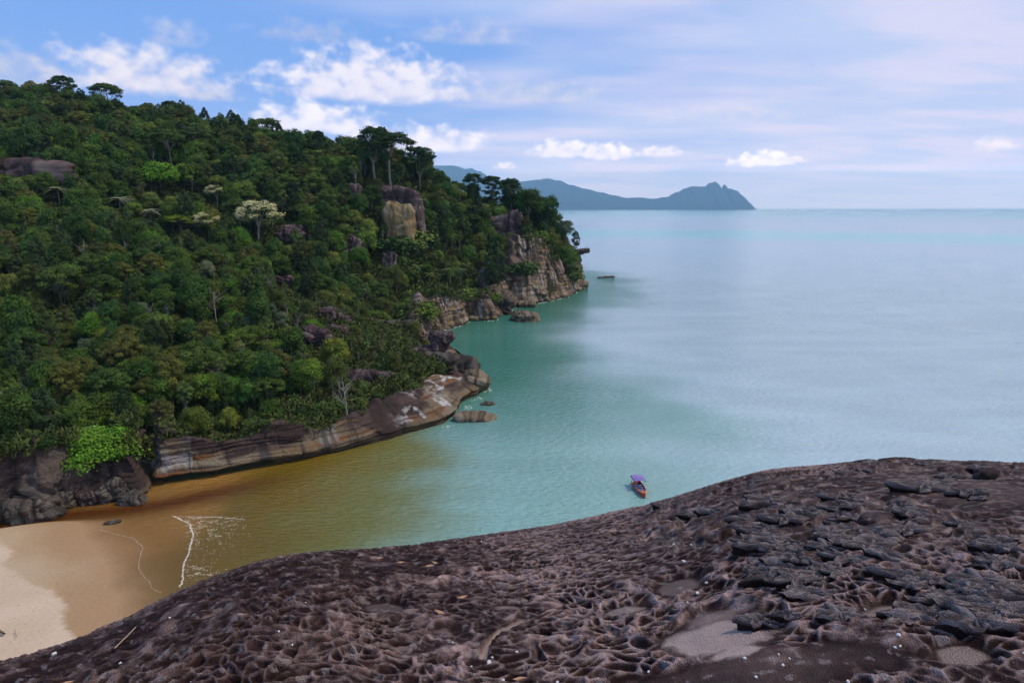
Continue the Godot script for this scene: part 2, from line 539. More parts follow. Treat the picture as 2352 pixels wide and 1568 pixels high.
func add_leaf(c: Vector3, n: Vector3, along: Vector3, length: float, width: float, color: Color) -> void:
	var t := (along - n * along.dot(n)).normalized()
	var b := n.cross(t)
	var k := leaf_v.size()
	leaf_v.append(c - t * length)
	leaf_v.append(c + b * width - n * width * 0.35)
	leaf_v.append(c + t * length)
	leaf_v.append(c - b * width - n * width * 0.35)
	for i in 4:
		leaf_c.append(color)
	leaf_i.append_array([k, k + 1, k + 2, k, k + 2, k + 3])

func spot() -> Vector3:
	var y := rng.randf_range(-1.0, 1.0)
	var a := rng.randf() * TAU
	var r := sqrt(1.0 - y * y)
	return Vector3(r * cos(a), y, r * sin(a))

func add_blob(c: Vector3, size: Vector3, count: int, leaf: float, color: Color, vary := 0.3, flat := 0.5, slim := 0.5) -> void:
	for k in count:
		var d := spot()
		if d.y < -0.25 and rng.randf() < 0.65:
			d.y = -d.y
		var reach := rng.randf_range(0.55, 1.0)
		if rng.randf() < 0.2:
			reach *= rng.randf_range(1.05, 1.45)
		var p := c + d * size * reach
		var n := (d + Vector3.UP * flat + spot() * 0.65).normalized()
		var s := leaf * rng.randf_range(0.65, 1.3)
		var tint := 1.0 + rng.randf_range(-vary, vary)
		var warm := rng.randf_range(-0.16, 0.08)
		add_leaf(p, n, spot() + d * 0.4 - Vector3.UP * 0.3, s, s * slim, Color(color.r * tint * (1.0 + warm), color.g * tint, color.b * tint * (1.0 - warm)))

func add_tube(path: Array, r0: float, r1: float, color: Color, sides := 6) -> void:
	var k := leaf_v.size()
	for i in path.size():
		var p: Vector3 = path[i]
		var d: Vector3 = ((path[mini(i + 1, path.size() - 1)] as Vector3) - (path[maxi(i - 1, 0)] as Vector3)).normalized()
		var u := d.cross(Vector3(0.31, 0.2, 0.93)).normalized()
		var w := d.cross(u)
		var r := lerpf(r0, r1, float(i) / (path.size() - 1))
		for s in sides:
			var a := TAU * s / sides
			leaf_v.append(p + (u * cos(a) + w * sin(a)) * r)
			leaf_c.append(color * rng.randf_range(0.85, 1.15))
	for i in path.size() - 1:
		for s in sides:
			var a := k + i * sides + s
			var b := k + i * sides + (s + 1) % sides
			leaf_i.append_array([a, b, a + sides, b, b + sides, a + sides])

func bent(a: Vector3, b: Vector3, sag: float, n := 5) -> Array:
	var out := []
	var side := spot() * a.distance_to(b) * sag
	for i in n + 1:
		var t := float(i) / n
		out.append(a.lerp(b, t) + side * sin(t * PI))
	return out

var kinds := {}      # kind -> {crown, trunk, h (height), w (crown half width), name, category}

func keep(kind: String, called: String, crown: ArrayMesh, trunk: ArrayMesh, h: float, w: float) -> void:
	kinds[kind] = {"name": called, "crown": crown, "trunk": trunk, "h": h, "w": w}

func make_broadleaf(kind: String, sd: int, h: float, w: float, base: float, blobs: int, leaves: int, leaf: float, color: Color, vary: float, bark: Color, squash := 0.62) -> void:
	rng.seed = sd
	var spots := []
	for k in blobs:
		var a := k * 2.39996 + rng.randf_range(-0.4, 0.4)
		var u := (k + 0.5) / blobs
		var r := w * (0.22 + 0.62 * sqrt(u)) * rng.randf_range(0.75, 1.08)
		var y := lerpf(h - w * 0.28, base + w * 0.25, pow(u, 1.5)) + rng.randf_range(-0.5, 0.5)
		spots.append(Vector3(cos(a) * r * 0.86, y, sin(a) * r * 0.86))
	begin()
	for s in spots:
		var size := w * rng.randf_range(0.30, 0.46)
		var tone := rng.randf_range(1.0 - vary, 1.0 + vary)
		add_blob(s, Vector3(size, size * squash, size), leaves / blobs, leaf, Color(color.r * tone * rng.randf_range(0.9, 1.2), color.g * tone, color.b * tone))
	var crown := finish()
	begin()
	var fork := Vector3(rng.randf_range(-0.5, 0.5), base * 0.85 + 0.3, rng.randf_range(-0.5, 0.5))
	add_tube(bent(Vector3(0, -1.2, 0), fork, 0.05), 0.24, 0.16, bark)
	for k in mini(blobs, 8):
		add_tube(bent(fork - Vector3(0, 0.15, 0), spots[k], 0.1, 4), 0.12, 0.03, bark, 5)
	keep(kind, "broadleaf_tree", crown, finish(true), h, w)

func make_umbrella(kind: String, called: String, sd: int, h: float, w: float, low: float, pads: int, leaves: int, leaf: float, color: Color, bark: Color, dome: float, thick: float, trunk_r := 0.22, inner := 0) -> void:
	# many small rounded pads of foliage over an arched crown, carried by spreading limbs
	rng.seed = sd
	var spots := []
	for k in pads:
		var u := (k + 0.5) / pads
		var r := w * 0.88 * sqrt(u) * rng.randf_range(0.8, 1.06)
		var a := k * 2.39996 + rng.randf_range(-0.35, 0.35)
		spots.append(Vector3(cos(a) * r, h - 0.6 - dome * pow(r / w, 2.0) + rng.randf_range(-0.7, 0.4), sin(a) * r))
	for k in inner:
		var a := k * 2.39996 + 1.0
		var r := w * rng.randf_range(0.3, 0.8)
		spots.append(Vector3(cos(a) * r, lerpf(low + 0.8, h - dome * 0.8, rng.randf()), sin(a) * r))
	begin()
	for s in spots:
		var size := w * rng.randf_range(0.17, 0.31)
		var tone := rng.randf_range(0.72, 1.3)
		add_blob(s, Vector3(size, size * thick * rng.randf_range(0.85, 1.3), size), leaves / spots.size(), leaf, color * tone, 0.25, 0.6)
	var crown := finish()
	begin()
	var mid := Vector3(rng.randf_range(-0.6, 0.6), low, rng.randf_range(-0.6, 0.6))
	add_tube(bent(Vector3(0, -1.2, 0), mid, 0.03, 6), trunk_r, trunk_r * 0.7, bark)
	for k in 6:
		var e: Vector3 = spots[k * spots.size() / 6]
		var fork := mid.lerp(e, 0.5) + Vector3(0, 0.3, 0)
		add_tube(bent(mid - Vector3(0, 0.2, 0), fork, 0.08, 4), trunk_r * 0.6, 0.07, bark, 5)
		for j in 3:
			add_tube(bent(fork, spots[(k * spots.size() / 6 + j * 2 + 1) % spots.size()], 0.1, 3), 0.06, 0.02, bark, 4)
	keep(kind, called, crown, finish(true), h, w)

func make_kinds() -> void:
	var grey := Color(0.20, 0.175, 0.145)
	var brown := Color(0.12, 0.095, 0.07)
	make_broadleaf("broad_a", 11, 10.0, 4.6, 3.6, 26, 6200, 0.26, Color(0.050, 0.086, 0.020), 0.35, grey, 0.72)
	make_broadleaf("broad_b", 12, 9.0, 4.2, 3.0, 22, 5600, 0.24, Color(0.074, 0.112, 0.024), 0.35, grey, 0.75)
	make_broadleaf("broad_c", 13, 11.0, 3.6, 3.0, 26, 6000, 0.24, Color(0.044, 0.080, 0.021), 0.4, grey, 0.95)
	make_broadleaf("broad_d", 14, 8.0, 4.0, 2.4, 20, 5600, 0.22, Color(0.100, 0.122, 0.030), 0.3, grey, 0.75)
	make_broadleaf("fine_a", 15, 7.5, 3.4, 2.4, 18, 6600, 0.15, Color(0.070, 0.086, 0.025), 0.3, grey, 0.85)
	make_broadleaf("fine_b", 16, 6.5, 2.6, 2.4, 14, 4200, 0.14, Color(0.098, 0.098, 0.042), 0.35, grey, 1.0)
	make_broadleaf("grey_a", 17, 7.0, 3.0, 2.6, 16, 4600, 0.18, Color(0.105, 0.125, 0.080), 0.25, grey, 0.8)
	make_broadleaf("bright", 18, 8.0, 4.4, 2.0, 26, 7500, 0.23, Color(0.070, 0.142, 0.020), 0.25, brown, 0.75)
	make_umbrella("tier_a", "umbrella_tree", 21, 10.5, 5.0, 4.6, 26, 5800, 0.22, Color(0.062, 0.090, 0.022), brown, 3.2, 0.5, 0.22, 6)
	make_umbrella("tier_b", "umbrella_tree", 22, 9.0, 5.4, 5.0, 28, 5600, 0.22, Color(0.090, 0.108, 0.024), grey, 2.0, 0.42)
	make_umbrella("rust", "umbrella_tree", 23, 11.0, 4.4, 4.2, 24, 5200, 0.2, Color(0.088, 0.086, 0.030), brown, 4.0, 0.6, 0.22, 8)
	make_umbrella("emergent_a", "emergent_tree", 24, 18.0, 6.2, 9.5, 34, 6400, 0.28, Color(0.048, 0.074, 0.026), grey, 4.6, 0.5, 0.34, 6)
	make_umbrella("emergent_b", "emergent_tree", 25, 16.0, 4.8, 6.5, 28, 6000, 0.28, Color(0.040, 0.066, 0.027), grey, 5.2, 0.65, 0.3, 14)
	make_umbrella("casuarina", "casuarina_tree", 26, 13.0, 2.9, 3.6, 22, 6400, 0.2, Color(0.044, 0.060, 0.027), brown, 5.5, 0.9, 0.2, 22)
	make_umbrella("slender", "slender_tree", 27, 9.5, 2.3, 5.2, 12, 2600, 0.19, Color(0.078, 0.100, 0.030), Color(0.33, 0.30, 0.255), 2.6, 0.75, 0.12, 4)
	# a tree in cream blossom with pale trunks
	make_broadleaf("blossom", 31, 10.0, 4.6, 4.8, 20, 4200, 0.21, Color(0.10, 0.118, 0.05), 0.3, Color(0.36, 0.33, 0.29), 0.55)
	var green: ArrayMesh = kinds["blossom"].crown
	rng.seed = 32
	begin()
	for k in 40:
		var d := spot()
		d.y = absf(d.y)
		add_blob(Vector3(d.x * 4.2, 6.6 + d.y * 3.4, d.z * 4.2), Vector3(1.1, 0.6, 1.1), 95, 0.17, Color(0.52, 0.45, 0.29), 0.25, 0.8)
	var bloom := finish()
	kinds["blossom"].bloom = bloom
	kinds["blossom"].name = "flowering_tree"
	# bare trees
	rng.seed = 33
	begin()
	var bone := Color(0.24, 0.215, 0.185)
	add_tube(bent(Vector3(0, -1, 0), Vector3(0.6, 7.5, 0.3), 0.05, 8), 0.17, 0.05, bone)
	var limbs := begin_limbs(bone)
	keep("bare", "bare_tree", null, limbs, 9.0, 1.8)
	# screw pines: rosettes of long straps
	rng.seed = 34
	begin()
	for k in 5:
		var c := Vector3(rng.randf_range(-0.9, 0.9), rng.randf_range(0.8, 1.9), rng.randf_range(-0.9, 0.9)) if k else Vector3(0, 2.0, 0)
		for j in 34:
			strap(c, rng.randf() * TAU, rng.randf_range(0.1, 1.2), rng.randf_range(0.9, 1.5), 0.06, Color(0.075, 0.115, 0.038) * rng.randf_range(0.7, 1.35))
	var pan := finish()
	begin()
	add_tube(bent(Vector3(0, -0.6, 0), Vector3(0, 1.9, 0), 0.05), 0.09, 0.06, grey)
	keep("screw_pine", "screw_pine", pan, finish(true), 3.0, 1.8)
	# palms
	for pk in [["palm", Color(0.088, 0.118, 0.040)], ["palm_pale", Color(0.30, 0.31, 0.27)]]:
		rng.seed = 35
		begin()
		for j in 17:
			frond(Vector3(0, 5.4, 0), j * 2.4, rng.randf_range(-0.1, 1.1), rng.randf_range(2.4, 3.2), pk[1])
		var fr := finish()
		begin()
		add_tube(bent(Vector3(0, -1, 0), Vector3(0, 5.5, 0), 0.03, 6), 0.15, 0.11, grey)
		keep(pk[0], "palm_tree", fr, finish(true), 6.4, 2.7)
	# shrubs
	var sc := [Color(0.072, 0.098, 0.028), Color(0.095, 0.105, 0.045), Color(0.055, 0.090, 0.026), Color(0.105, 0.095, 0.058)]
	for k in 4:
		rng.seed = 40 + k
		begin()
		for j in 8:
			add_blob(Vector3(rng.randf_range(-1.2, 1.2), rng.randf_range(0.5, 1.7), rng.randf_range(-1.2, 1.2)), Vector3(0.8, 0.62, 0.8), 110, [0.17, 0.13, 0.21, 0.12][k], sc[k] * rng.randf_range(0.75, 1.3), 0.3, 0.5, [0.5, 0.3, 0.55, 0.22][k])
		var cr := finish()
		begin()
		for j in 4:
			add_tube(bent(Vector3(0, -0.4, 0), Vector3(rng.randf_range(-0.9, 0.9), 1.2, rng.randf_range(-0.9, 0.9)), 0.1, 3), 0.05, 0.02, grey, 5)
		keep("shrub_" + "abcd"[k], "shrub", cr, finish(true), 2.3, 1.9)
	# undergrowth tufts
	rng.seed = 50
	begin()
	for j in 90:
		var p := Vector3(rng.randf_range(-1.0, 1.0), rng.randf_range(0.0, 0.9), rng.randf_range(-1.0, 1.0))
		add_leaf(p, (Vector3.UP + spot() * 0.9).normalized(), spot(), rng.randf_range(0.16, 0.34), rng.randf_range(0.07, 0.15), Color(1, 1, 1) * rng.randf_range(0.65, 1.3))
	kinds["tuft"] = {"crown": finish(), "h": 1.0, "w": 1.0}
	rng.seed = 51
	begin()
	for j in 60:
		strap(Vector3(rng.randf_range(-0.6, 0.6), 0, rng.randf_range(-0.6, 0.6)), rng.randf() * TAU, rng.randf_range(0.5, 1.4), rng.randf_range(0.6, 1.3), 0.05, Color(1, 1, 1) * rng.randf_range(0.65, 1.3))
	kinds["fern"] = {"crown": finish(), "h": 1.0, "w": 1.0}

func begin_limbs(bone: Color) -> ArrayMesh:
	for k in 9:
		var y := rng.randf_range(3.6, 7.2)
		var a := k * 2.4
		var reach := rng.randf_range(1.0, 2.2)
		var e := Vector3(0.4 + cos(a) * reach, y + rng.randf_range(0.8, 2.0), 0.2 + sin(a) * reach)
		var b := Vector3(0.6 * y / 7.5, y, 0.3 * y / 7.5)
		add_tube(bent(b, e, 0.12, 4), 0.07, 0.025, bone, 5)
		for j in 3:
			add_tube(bent(b.lerp(e, 0.55 + 0.15 * j), e + spot() * 0.8 + Vector3.UP * 0.4, 0.1, 3), 0.03, 0.012, bone, 4)
	return finish(true)

func strap(c: Vector3, a: float, lift: float, length: float, width: float, color: Color) -> void:
	var d := Vector3(cos(a), 0, sin(a))
	var side := Vector3(-d.z, 0, d.x) * width
	var k := leaf_v.size()
	for i in 5:
		var t := i / 4.0
		var p := c + d * length * t * cos(lift * (1.0 - t * 0.6)) + Vector3.UP * length * (sin(lift) * t - 0.75 * t * t)
		var w := 1.0 - t * 0.85
		leaf_v.append(p - side * w)
		leaf_v.append(p + side * w)
		leaf_c.append(color)
		leaf_c.append(color)
		if i < 4:
			var q := k + i * 2
			leaf_i.append_array([q, q + 1, q + 2, q + 1, q + 3, q + 2])

func frond(c: Vector3, a: float, lift: float, length: float, color: Color) -> void:
	var d := Vector3(cos(a), 0, sin(a))
	var side := Vector3(-d.z, 0, d.x)
	for i in 16:
		var t := (i + 1) / 16.0
		var p := c + d * length * t * cos(lift * (1.0 - t * 0.5)) + Vector3.UP * length * (sin(lift) * t - 0.62 * t * t)
		for s in [-1, 1]:
			var out: Vector3 = (side * s + d * 0.5 - Vector3.UP * 0.35).normalized()
			add_leaf(p + out * 0.3, (Vector3.UP + side * s * 0.3).normalized(), out, 0.42 * (1.1 - 0.5 * t), 0.09, color * rng.randf_range(0.75, 1.25))

# ---------------------------------------------------------------- planting
var clear := []          # picture ellipses kept free of plants in front of a thing: x, y, rx, ry, depth
var marks := []          # what labels may refer to: [phrase, picture x, picture y]

func blocked(s: Vector3, half: float, tall: float) -> bool:          # s: picture place of the foot and its depth; half, tall in metres
	var k := FOCAL / s.z
	for c in clear:
		if s.z < c[4] + 3.0:
			var dx: float = maxf(absf(s.x - c[0]) - half * k * 0.8, 0.0) / c[2]
			var top: float = s.y - tall * k
			var dy: float = 0.0
			if top > c[1]:
				dy = (top - c[1]) / c[3]
			elif s.y < c[1]:
				dy = (c[1] - s.y) / c[3]
			if dx * dx + dy * dy < 1.0:
				return true
	return false

func hidden(p: Vector3, top: float, cover: float) -> bool:            # whether the hillside with its cover stands before the whole plant
	var d := Vector3(p.x, p.y + top, p.z) - Vector3(0, EYE, 0)
	var n := int(-d.z / 5.0)
	for i in range(int(n * 0.25), n - 1):
		var q := Vector3(0, EYE, 0) + d * (float(i) / n)
		if q.y < ground(q.x, q.z) + cover:
			return true
	return false

var tints := {}
func leaf_material(n: int) -> StandardMaterial3D:
	if not tints.has(n):
		var m := mat("leaves_%d" % n, 0.7, 0.22)
		var t: Color = [Color(1, 1, 0.9), Color(0.62, 0.72, 0.58), Color(1.12, 1.16, 0.72), Color(0.8, 0.95, 0.95), Color(1.2, 1.28, 0.8), Color(0.90, 0.88, 0.7)][n % 6]
		t = Color(minf(t.r * 1.12, 1.4), minf(t.g * 1.18, 1.4), minf(t.b * 0.98, 1.4))
		m.albedo_color = t.linear_to_srgb()
		m.backlight_enabled = true
		m.backlight = Color(0.42, 0.42, 0.42)
		tints[n] = m
	return tints[n]

func plant(kind: String, at: Vector3, size: float, turn: float, tint: int, label: String, group: String, called := "", tall := 1.0) -> Node3D:
	var k: Dictionary = kinds[kind]
	var called_as: String = called if called else k.name
	var o := thing(called_as, label, {"broadleaf_tree": "tree", "umbrella_tree": "tree", "emergent_tree": "tree", "casuarina_tree": "tree", "slender_tree": "tree", "flowering_tree": "tree", "bare_tree": "tree", "palm_tree": "palm", "screw_pine": "screw pine", "shrub": "shrub"}.get(called_as, "tree"), at, turn, group)
	o.scale = Vector3(size, size * tall, size)
	if k.trunk:
		obj("trunk" if k.name != "shrub" else "stems", k.trunk, M.bark, o)
	if k.crown:
		obj("crown", k.crown, leaf_material(tint), o)
	if k.has("bloom"):
		obj("blossom", k.bloom, leaf_material(0), o)
	return o

func scatter(called: String, parent: Node3D, mesh: Mesh, material: Material, where: Array, colors: PackedColorArray) -> void:
	if where.is_empty():
		return
	var mm := MultiMesh.new()
	mm.transform_format = MultiMesh.TRANSFORM_3D
	mm.use_colors = true
	mm.mesh = mesh
	mm.instance_count = where.size()
	for i in where.size():
		mm.set_instance_transform(i, where[i])
		mm.set_instance_color(i, colors[i])
	var o := MultiMeshInstance3D.new()
	o.name = called
	o.multimesh = mm
	o.material_override = material
	parent.add_child(o, true)

const LOOKS := {"slender": "slender pale-trunked small-crowned tree", "stone": "small loose white stone", "dry_leaf": "dry tan leaf on the rock", "broad_a": "dark green round-crowned tree", "broad_b": "mid green broad-crowned tree", "broad_c": "dark narrow bushy tree", "broad_d": "olive green round-crowned tree", "fine_a": "fine-leaved dull green tree", "fine_b": "small sparse olive tree",
	"grey_a": "silvery grey-green tree", "bright": "bright green leafy tree", "tier_a": "dark flat-layered tree", "tier_b": "olive flat-topped umbrella tree", "rust": "rusty brown-green layered tree", "emergent_a": "tall bare-trunked umbrella tree",
	"emergent_b": "tall dark clump-crowned tree", "bare": "pale leafless tree", "casuarina": "dark feathery casuarina tree", "screw_pine": "spiky strap-leaved screw pine", "palm": "feathery green palm", "shrub_a": "low green shrub", "shrub_b": "low dry-looking olive shrub", "shrub_c": "low dark green shrub", "shrub_d": "low brownish shrub"}
const ORDINAL := ["", "second ", "third ", "fourth ", "fifth ", "sixth ", "seventh ", "eighth ", "ninth ", "tenth ", "eleventh ", "twelfth ", "thirteenth ", "fourteenth ", "fifteenth "]

func place_labels(list: Array) -> PackedStringArray:      # list of [kind, picture x, picture y] -> labels no two of which are alike
	var by := {}
	var out := PackedStringArray()
	out.resize(list.size())
	for i in list.size():
		var best := 1e9
		var key := ""
		for m in marks:
			var dx: float = list[i][1] - m[1]
			var dy: float = list[i][2] - m[2]
			var d := dx * dx + dy * dy
			if d < best:
				best = d
				var way := ("right of " if dx > 0 else "left of ") if absf(dx) > absf(dy) else ("below " if dy > 0 else "above ")
				key = way + m[0]
		key = LOOKS[list[i][0]] + "|" + key
		if not by.has(key):
			by[key] = []
		by[key].append([best, i])
	for key in by:
		by[key].sort_custom(func(p, q): return p[0] < q[0])
		var parts: PackedStringArray = key.split("|")
		for j in by[key].size():
			var o: String = ORDINAL[mini(j, 14)]
			out[by[key][j][1]] = parts[0] + (" just " if j == 0 else ", " + o + "one ") + parts[1]
	return out

func make_forest() -> void:
	rng.seed = 101
	var spots := []
	var tuft_where := {"tuft": [], "fern": []}
	var tuft_color := {"tuft": PackedColorArray(), "fern": PackedColorArray()}
	var x := -330.0
	while x < 75.0:
		var z := -470.0
		while z < -92.0:
			var far := clampf((-z - 110.0) / 250.0, 0.0, 1.0)
			var step := lerpf(3.1, 4.3, far)
			var p := Vector3(x + rng.randf_range(-1.9, 1.9), 0, z + rng.randf_range(-1.9, 1.9))
			z += step
			var d := ground(p.x, p.z, inland)
			if d < 2.0:
				continue
			p.y = ground(p.x, p.z)
			var s := seen_at(p)
			if s.x < -330 or s.x > 1420 or p.y < 2.5:
				continue
			var edge := near_shore(p.x, p.z) if d < 16.0 else Vector3(d, 0, 0)
			var brow := edge.x < edge.z + 2.2
			if edge.x < edge.z - 0.6 or (edge.z > 6.5 and edge.x < edge.z + 1.5 and s.z < 200.0):
				continue
			# what grows here
			var kind := "broad_a"
			var size := 1.0
			var q := rng.randf()
			var mix := n_soft.get_noise_2d(p.x * 3.5, p.z * 3.5)
			if s.z < 215.0:
				var dry := smoothstep(520.0, 800.0, s.x + mix * 160.0)
				if rng.randf() < dry:
					kind = ["shrub_a", "shrub_b", "shrub_c", "shrub_d", "screw_pine", "fine_b", "fine_a", "slender", "screw_pine"][int(q * 8.99)]
					size = rng.randf_range(0.5, 1.0) if not kind.begins_with("shrub") else rng.randf_range(0.7, 1.3)
					if kind in ["fine_a", "fine_b", "slender"]:
						size *= 0.62
				else:
					kind = ["broad_a", "broad_c", "broad_b", "fine_a", "fine_b", "broad_d", "broad_c", "shrub_c", "grey_a", "tier_a", "fine_a", "bright", "casuarina", "slender", "slender", "bare", "rust"][int(q * 16.99)]
					size = rng.randf_range(0.55, 0.92)
					if kind.begins_with("shrub"):
						size *= 1.5
				if p.y > 27.0 and kind.begins_with("shrub") == false:
					size *= 0.85
			else:
				var lowland := smoothstep(700.0, 900.0, s.x) * smoothstep(560.0, 640.0, s.y)
				if rng.randf() < lowland:
					kind = ["shrub_a", "shrub_b", "palm", "screw_pine", "broad_d", "fine_a", "broad_b", "shrub_c"][int(q * 7.99)]
					size = rng.randf_range(0.8, 1.5) if not kind.begins_with("b") else rng.randf_range(0.5, 0.8)
				else:
					kind = ["broad_a", "tier_a", "broad_b", "rust", "broad_c", "tier_b", "broad_d", "casuarina", "broad_a", "broad_b", "fine_a", "emergent_b", "broad_c", "bright", "broad_d", "slender", "slender"][int(q * 16.99)]
					size = rng.randf_range(0.75, 1.28)
					if kind == "emergent_b":
						size = rng.randf_range(0.6, 0.85)
			if edge.z > 0.0 and edge.x < edge.z + 6.0:
				size *= 0.6
			if brow:         # only scrub clings to the very brow
				kind = ["shrub_a", "shrub_c", "shrub_b", "screw_pine", "shrub_c"][int(q * 4.99)]
				size = rng.randf_range(0.55, 1.0)
				p.y = maxf(p.y, edge.y - 0.5)
			var k: Dictionary = kinds[kind]
			if rng.randf() < 0.05 + 0.12 * far and not kind.begins_with("shrub") and kind != "screw_pine":
				continue
			if blocked(s, k.w * size, k.h * size) or hidden(p, k.h * size, 2.5):
				continue
			spots.append([kind, p, size, s])
		x += lerpf(3.4, 4.2, clampf((x + 330.0) / 400.0, 0, 1))
	# the undergrowth
	rng.seed = 102
	x = -330.0
	while x < 75.0:
		var z := -470.0
		while z < -92.0:
			var p := Vector3(x + rng.randf_range(-0.9, 0.9), 0, z + rng.randf_range(-0.9, 0.9))
			z += 1.75 if z < -215.0 else 1.3
			if ground(p.x, p.z, inland) < 1.5:
				continue
			p.y = ground(p.x, p.z) - 0.1
			var s := seen_at(p)
			if s.x < -120 or s.x > 1420 or p.y < 2.0:
				continue
			var d := ground(p.x, p.z, inland)
			if d < 16.0:
				var e := near_shore(p.x, p.z)
				if e.x < e.z - 0.3 + 1.5 * n_fine.get_noise_2d(p.x * 4.0, p.z * 4.0) or (e.z > 6.5 and e.x < e.z + 2.0 and s.z < 200.0):
					continue
				if e.x < e.z + 2.2:
					p.y = maxf(p.y, e.y - 0.4)
			if blocked(s, 0.8, 1.2) or hidden(p, 2.5, 0.4):
				continue
			var kind := "fern" if rng.randf() < 0.35 else "tuft"
			var size := rng.randf_range(0.8, 2.1) * (1.35 if z < -215.0 else 1.0)
			tuft_where[kind].append(Transform3D(Basis.from_euler(Vector3(rng.randf_range(-0.3, 0.3), rng.randf() * TAU, 0)).scaled(Vector3(size, size * rng.randf_range(1.0, 1.9), size)), p))
			var t := 0.5 + 0.5 * n_soft.get_noise_2d(p.x * 7.0, p.z * 7.0) + rng.randf_range(-0.2, 0.2)
			tuft_color[kind].append(Color(0.034, 0.058, 0.014).lerp(Color(0.095, 0.095, 0.036), clampf(t, 0, 1)) * rng.randf_range(0.75, 1.2))
		x += 1.5
	var under := Node3D.new()
	under.name = "undergrowth"
	under.set_meta("kind", "stuff")
	under.set_meta("label", "dense ferns and saplings between the trees of the headland")
	add_child(under, true)
	for kind in tuft_where:
		scatter("ferns" if kind == "fern" else "saplings", under, kinds[kind].crown, leaf_material(0), tuft_where[kind], tuft_color[kind])
	# the plants that show largest stand as things of their own, the rest as one mass
	spots.sort_custom(func(a, b): return a[2] * kinds[a[0]].w * kinds[a[0]].h * a[2] / pow(a[3].z, 2.0) > b[2] * kinds[b[0]].w * kinds[b[0]].h * b[2] / pow(b[3].z, 2.0))
	var list := []
	var left := []
	var cover := {}
	for s in spots:
		var k: Dictionary = kinds[s[0]]
		var inside: bool = s[3].x > 5 and s[3].x < 1400 and list.size() < 290
		if inside:       # a plant whose crown another one already covers stays in the mass
			var cell := Vector2i(int(s[3].x / 26.0), int((s[3].y - FOCAL / s[3].z * k.h * s[2] * 0.7) / 26.0))
			if cover.has(cell):
				inside = false
			else:
				cover[cell] = true
		if inside:
			list.append(s)
		else:
			left.append(s)
	var ask := []
	for s in list:
		ask.append([s[0], s[3].x, s[3].y - FOCAL / s[3].z * kinds[s[0]].h * s[2] * 0.6])
	var labels := place_labels(ask)
	rng.seed = 103
	for i in list.size():
		var s: Array = list[i]
		plant(s[0], s[1], s[2], rng.randf() * TAU, rng.randi() % 6, labels[i], "shrubs on the headland" if kinds[s[0]].name in ["shrub", "screw_pine"] else "trees of the headland forest", "", rng.randf_range(0.9, 1.35))
	var mass := Node3D.new()
	mass.name = "forest"
	mass.set_meta("kind", "stuff")
	mass.set_meta("label", "close forest of smaller and farther trees covering the headland")
	add_child(mass, true)
	var where := {}
	var colors := {}
	for s in left:
		if not where.has(s[0]):
			where[s[0]] = []
			colors[s[0]] = PackedColorArray()
		var sz: float = s[2]
		where[s[0]].append(Transform3D(Basis(Vector3.UP, rng.randf() * TAU).scaled(Vector3(sz, sz * rng.randf_range(0.9, 1.4), sz)), s[1]))
		var t: float = rng.randf_range(0.5, 1.35)
		colors[s[0]].append(Color(t * rng.randf_range(0.85, 1.06), t, t * rng.randf_range(0.85, 1.1)))
	for kind in where:
		var plain := PackedColorArray()
		plain.resize(where[kind].size())
		plain.fill(Color(1, 1, 1))
		scatter("foliage", mass, kinds[kind].crown, leaf_material(0), where[kind], colors[kind])
		scatter("trunks", mass, kinds[kind].trunk, M.bark, where[kind], plain)
	print("plants ", spots.size(), " own ", list.size(), " tufts ", tuft_where.tuft.size() + tuft_where.fern.size())

# ---------------------------------------------------------------- the rock dome underfoot
const RIM := [[-80, 1545], [0, 1522], [130, 1484], [300, 1415], [430, 1349], [600, 1291], [720, 1270], [850, 1262], [1000, 1246], [1180, 1220], [1300, 1198], [1480, 1160], [1560, 1136], [1650, 1108], [1760, 1079], [1900, 1066], [2050, 1056], [2200, 1060], [2352, 1066], [2450, 1072]]
var rim_a := PackedFloat32Array()
var rim_t := PackedFloat32Array()
var dome_cell: FastNoiseLite
var dome_cell2: FastNoiseLite
var dome_plate: FastNoiseLite
var dome_plate_edge: FastNoiseLite
var grooves := []        # bounds, line, half width, depth, sand
var hollows := []        # x, ahead, rx, ra, depth, sand

func dome_base(x: float, a: float) -> float:     # height of the smooth dome at x, a metres ahead
	var r := maxf(sqrt(x * x + a * a), 0.01)
	var th := atan2(x, a)
	var t := rim_t[0]
	for i in rim_a.size() - 1:
		if th >= rim_a[i] and th < rim_a[i + 1]:
			var f := (th - rim_a[i]) / (rim_a[i + 1] - rim_a[i])
			var m0 := rim_t[maxi(i - 1, 0)]
			var m3 := rim_t[mini(i + 2, rim_a.size() - 1)]
			t = cubic_interpolate(rim_t[i], rim_t[i + 1], m0, m3, f)
			break
	if th >= rim_a[rim_a.size() - 1]:
		t = rim_t[rim_a.size() - 1]
	var rr := lerpf(5.4, 8.6, smoothstep(-0.75, 0.55, th))
	return EYE - (1.62 + (t - 3.24 / rr) * r + 1.62 / (rr * rr) * r * r)

func on_dome(px: float, py: float) -> Vector3:
	var d := ray(px, py)
	var s := 1.0
	while s < 14.0:
		var p := Vector3(0, EYE, 0) + d * s
		if p.y < dome_base(p.x, -p.z):
			return p
		s += 0.01
	return Vector3(0, EYE, 0) + d * 5.0

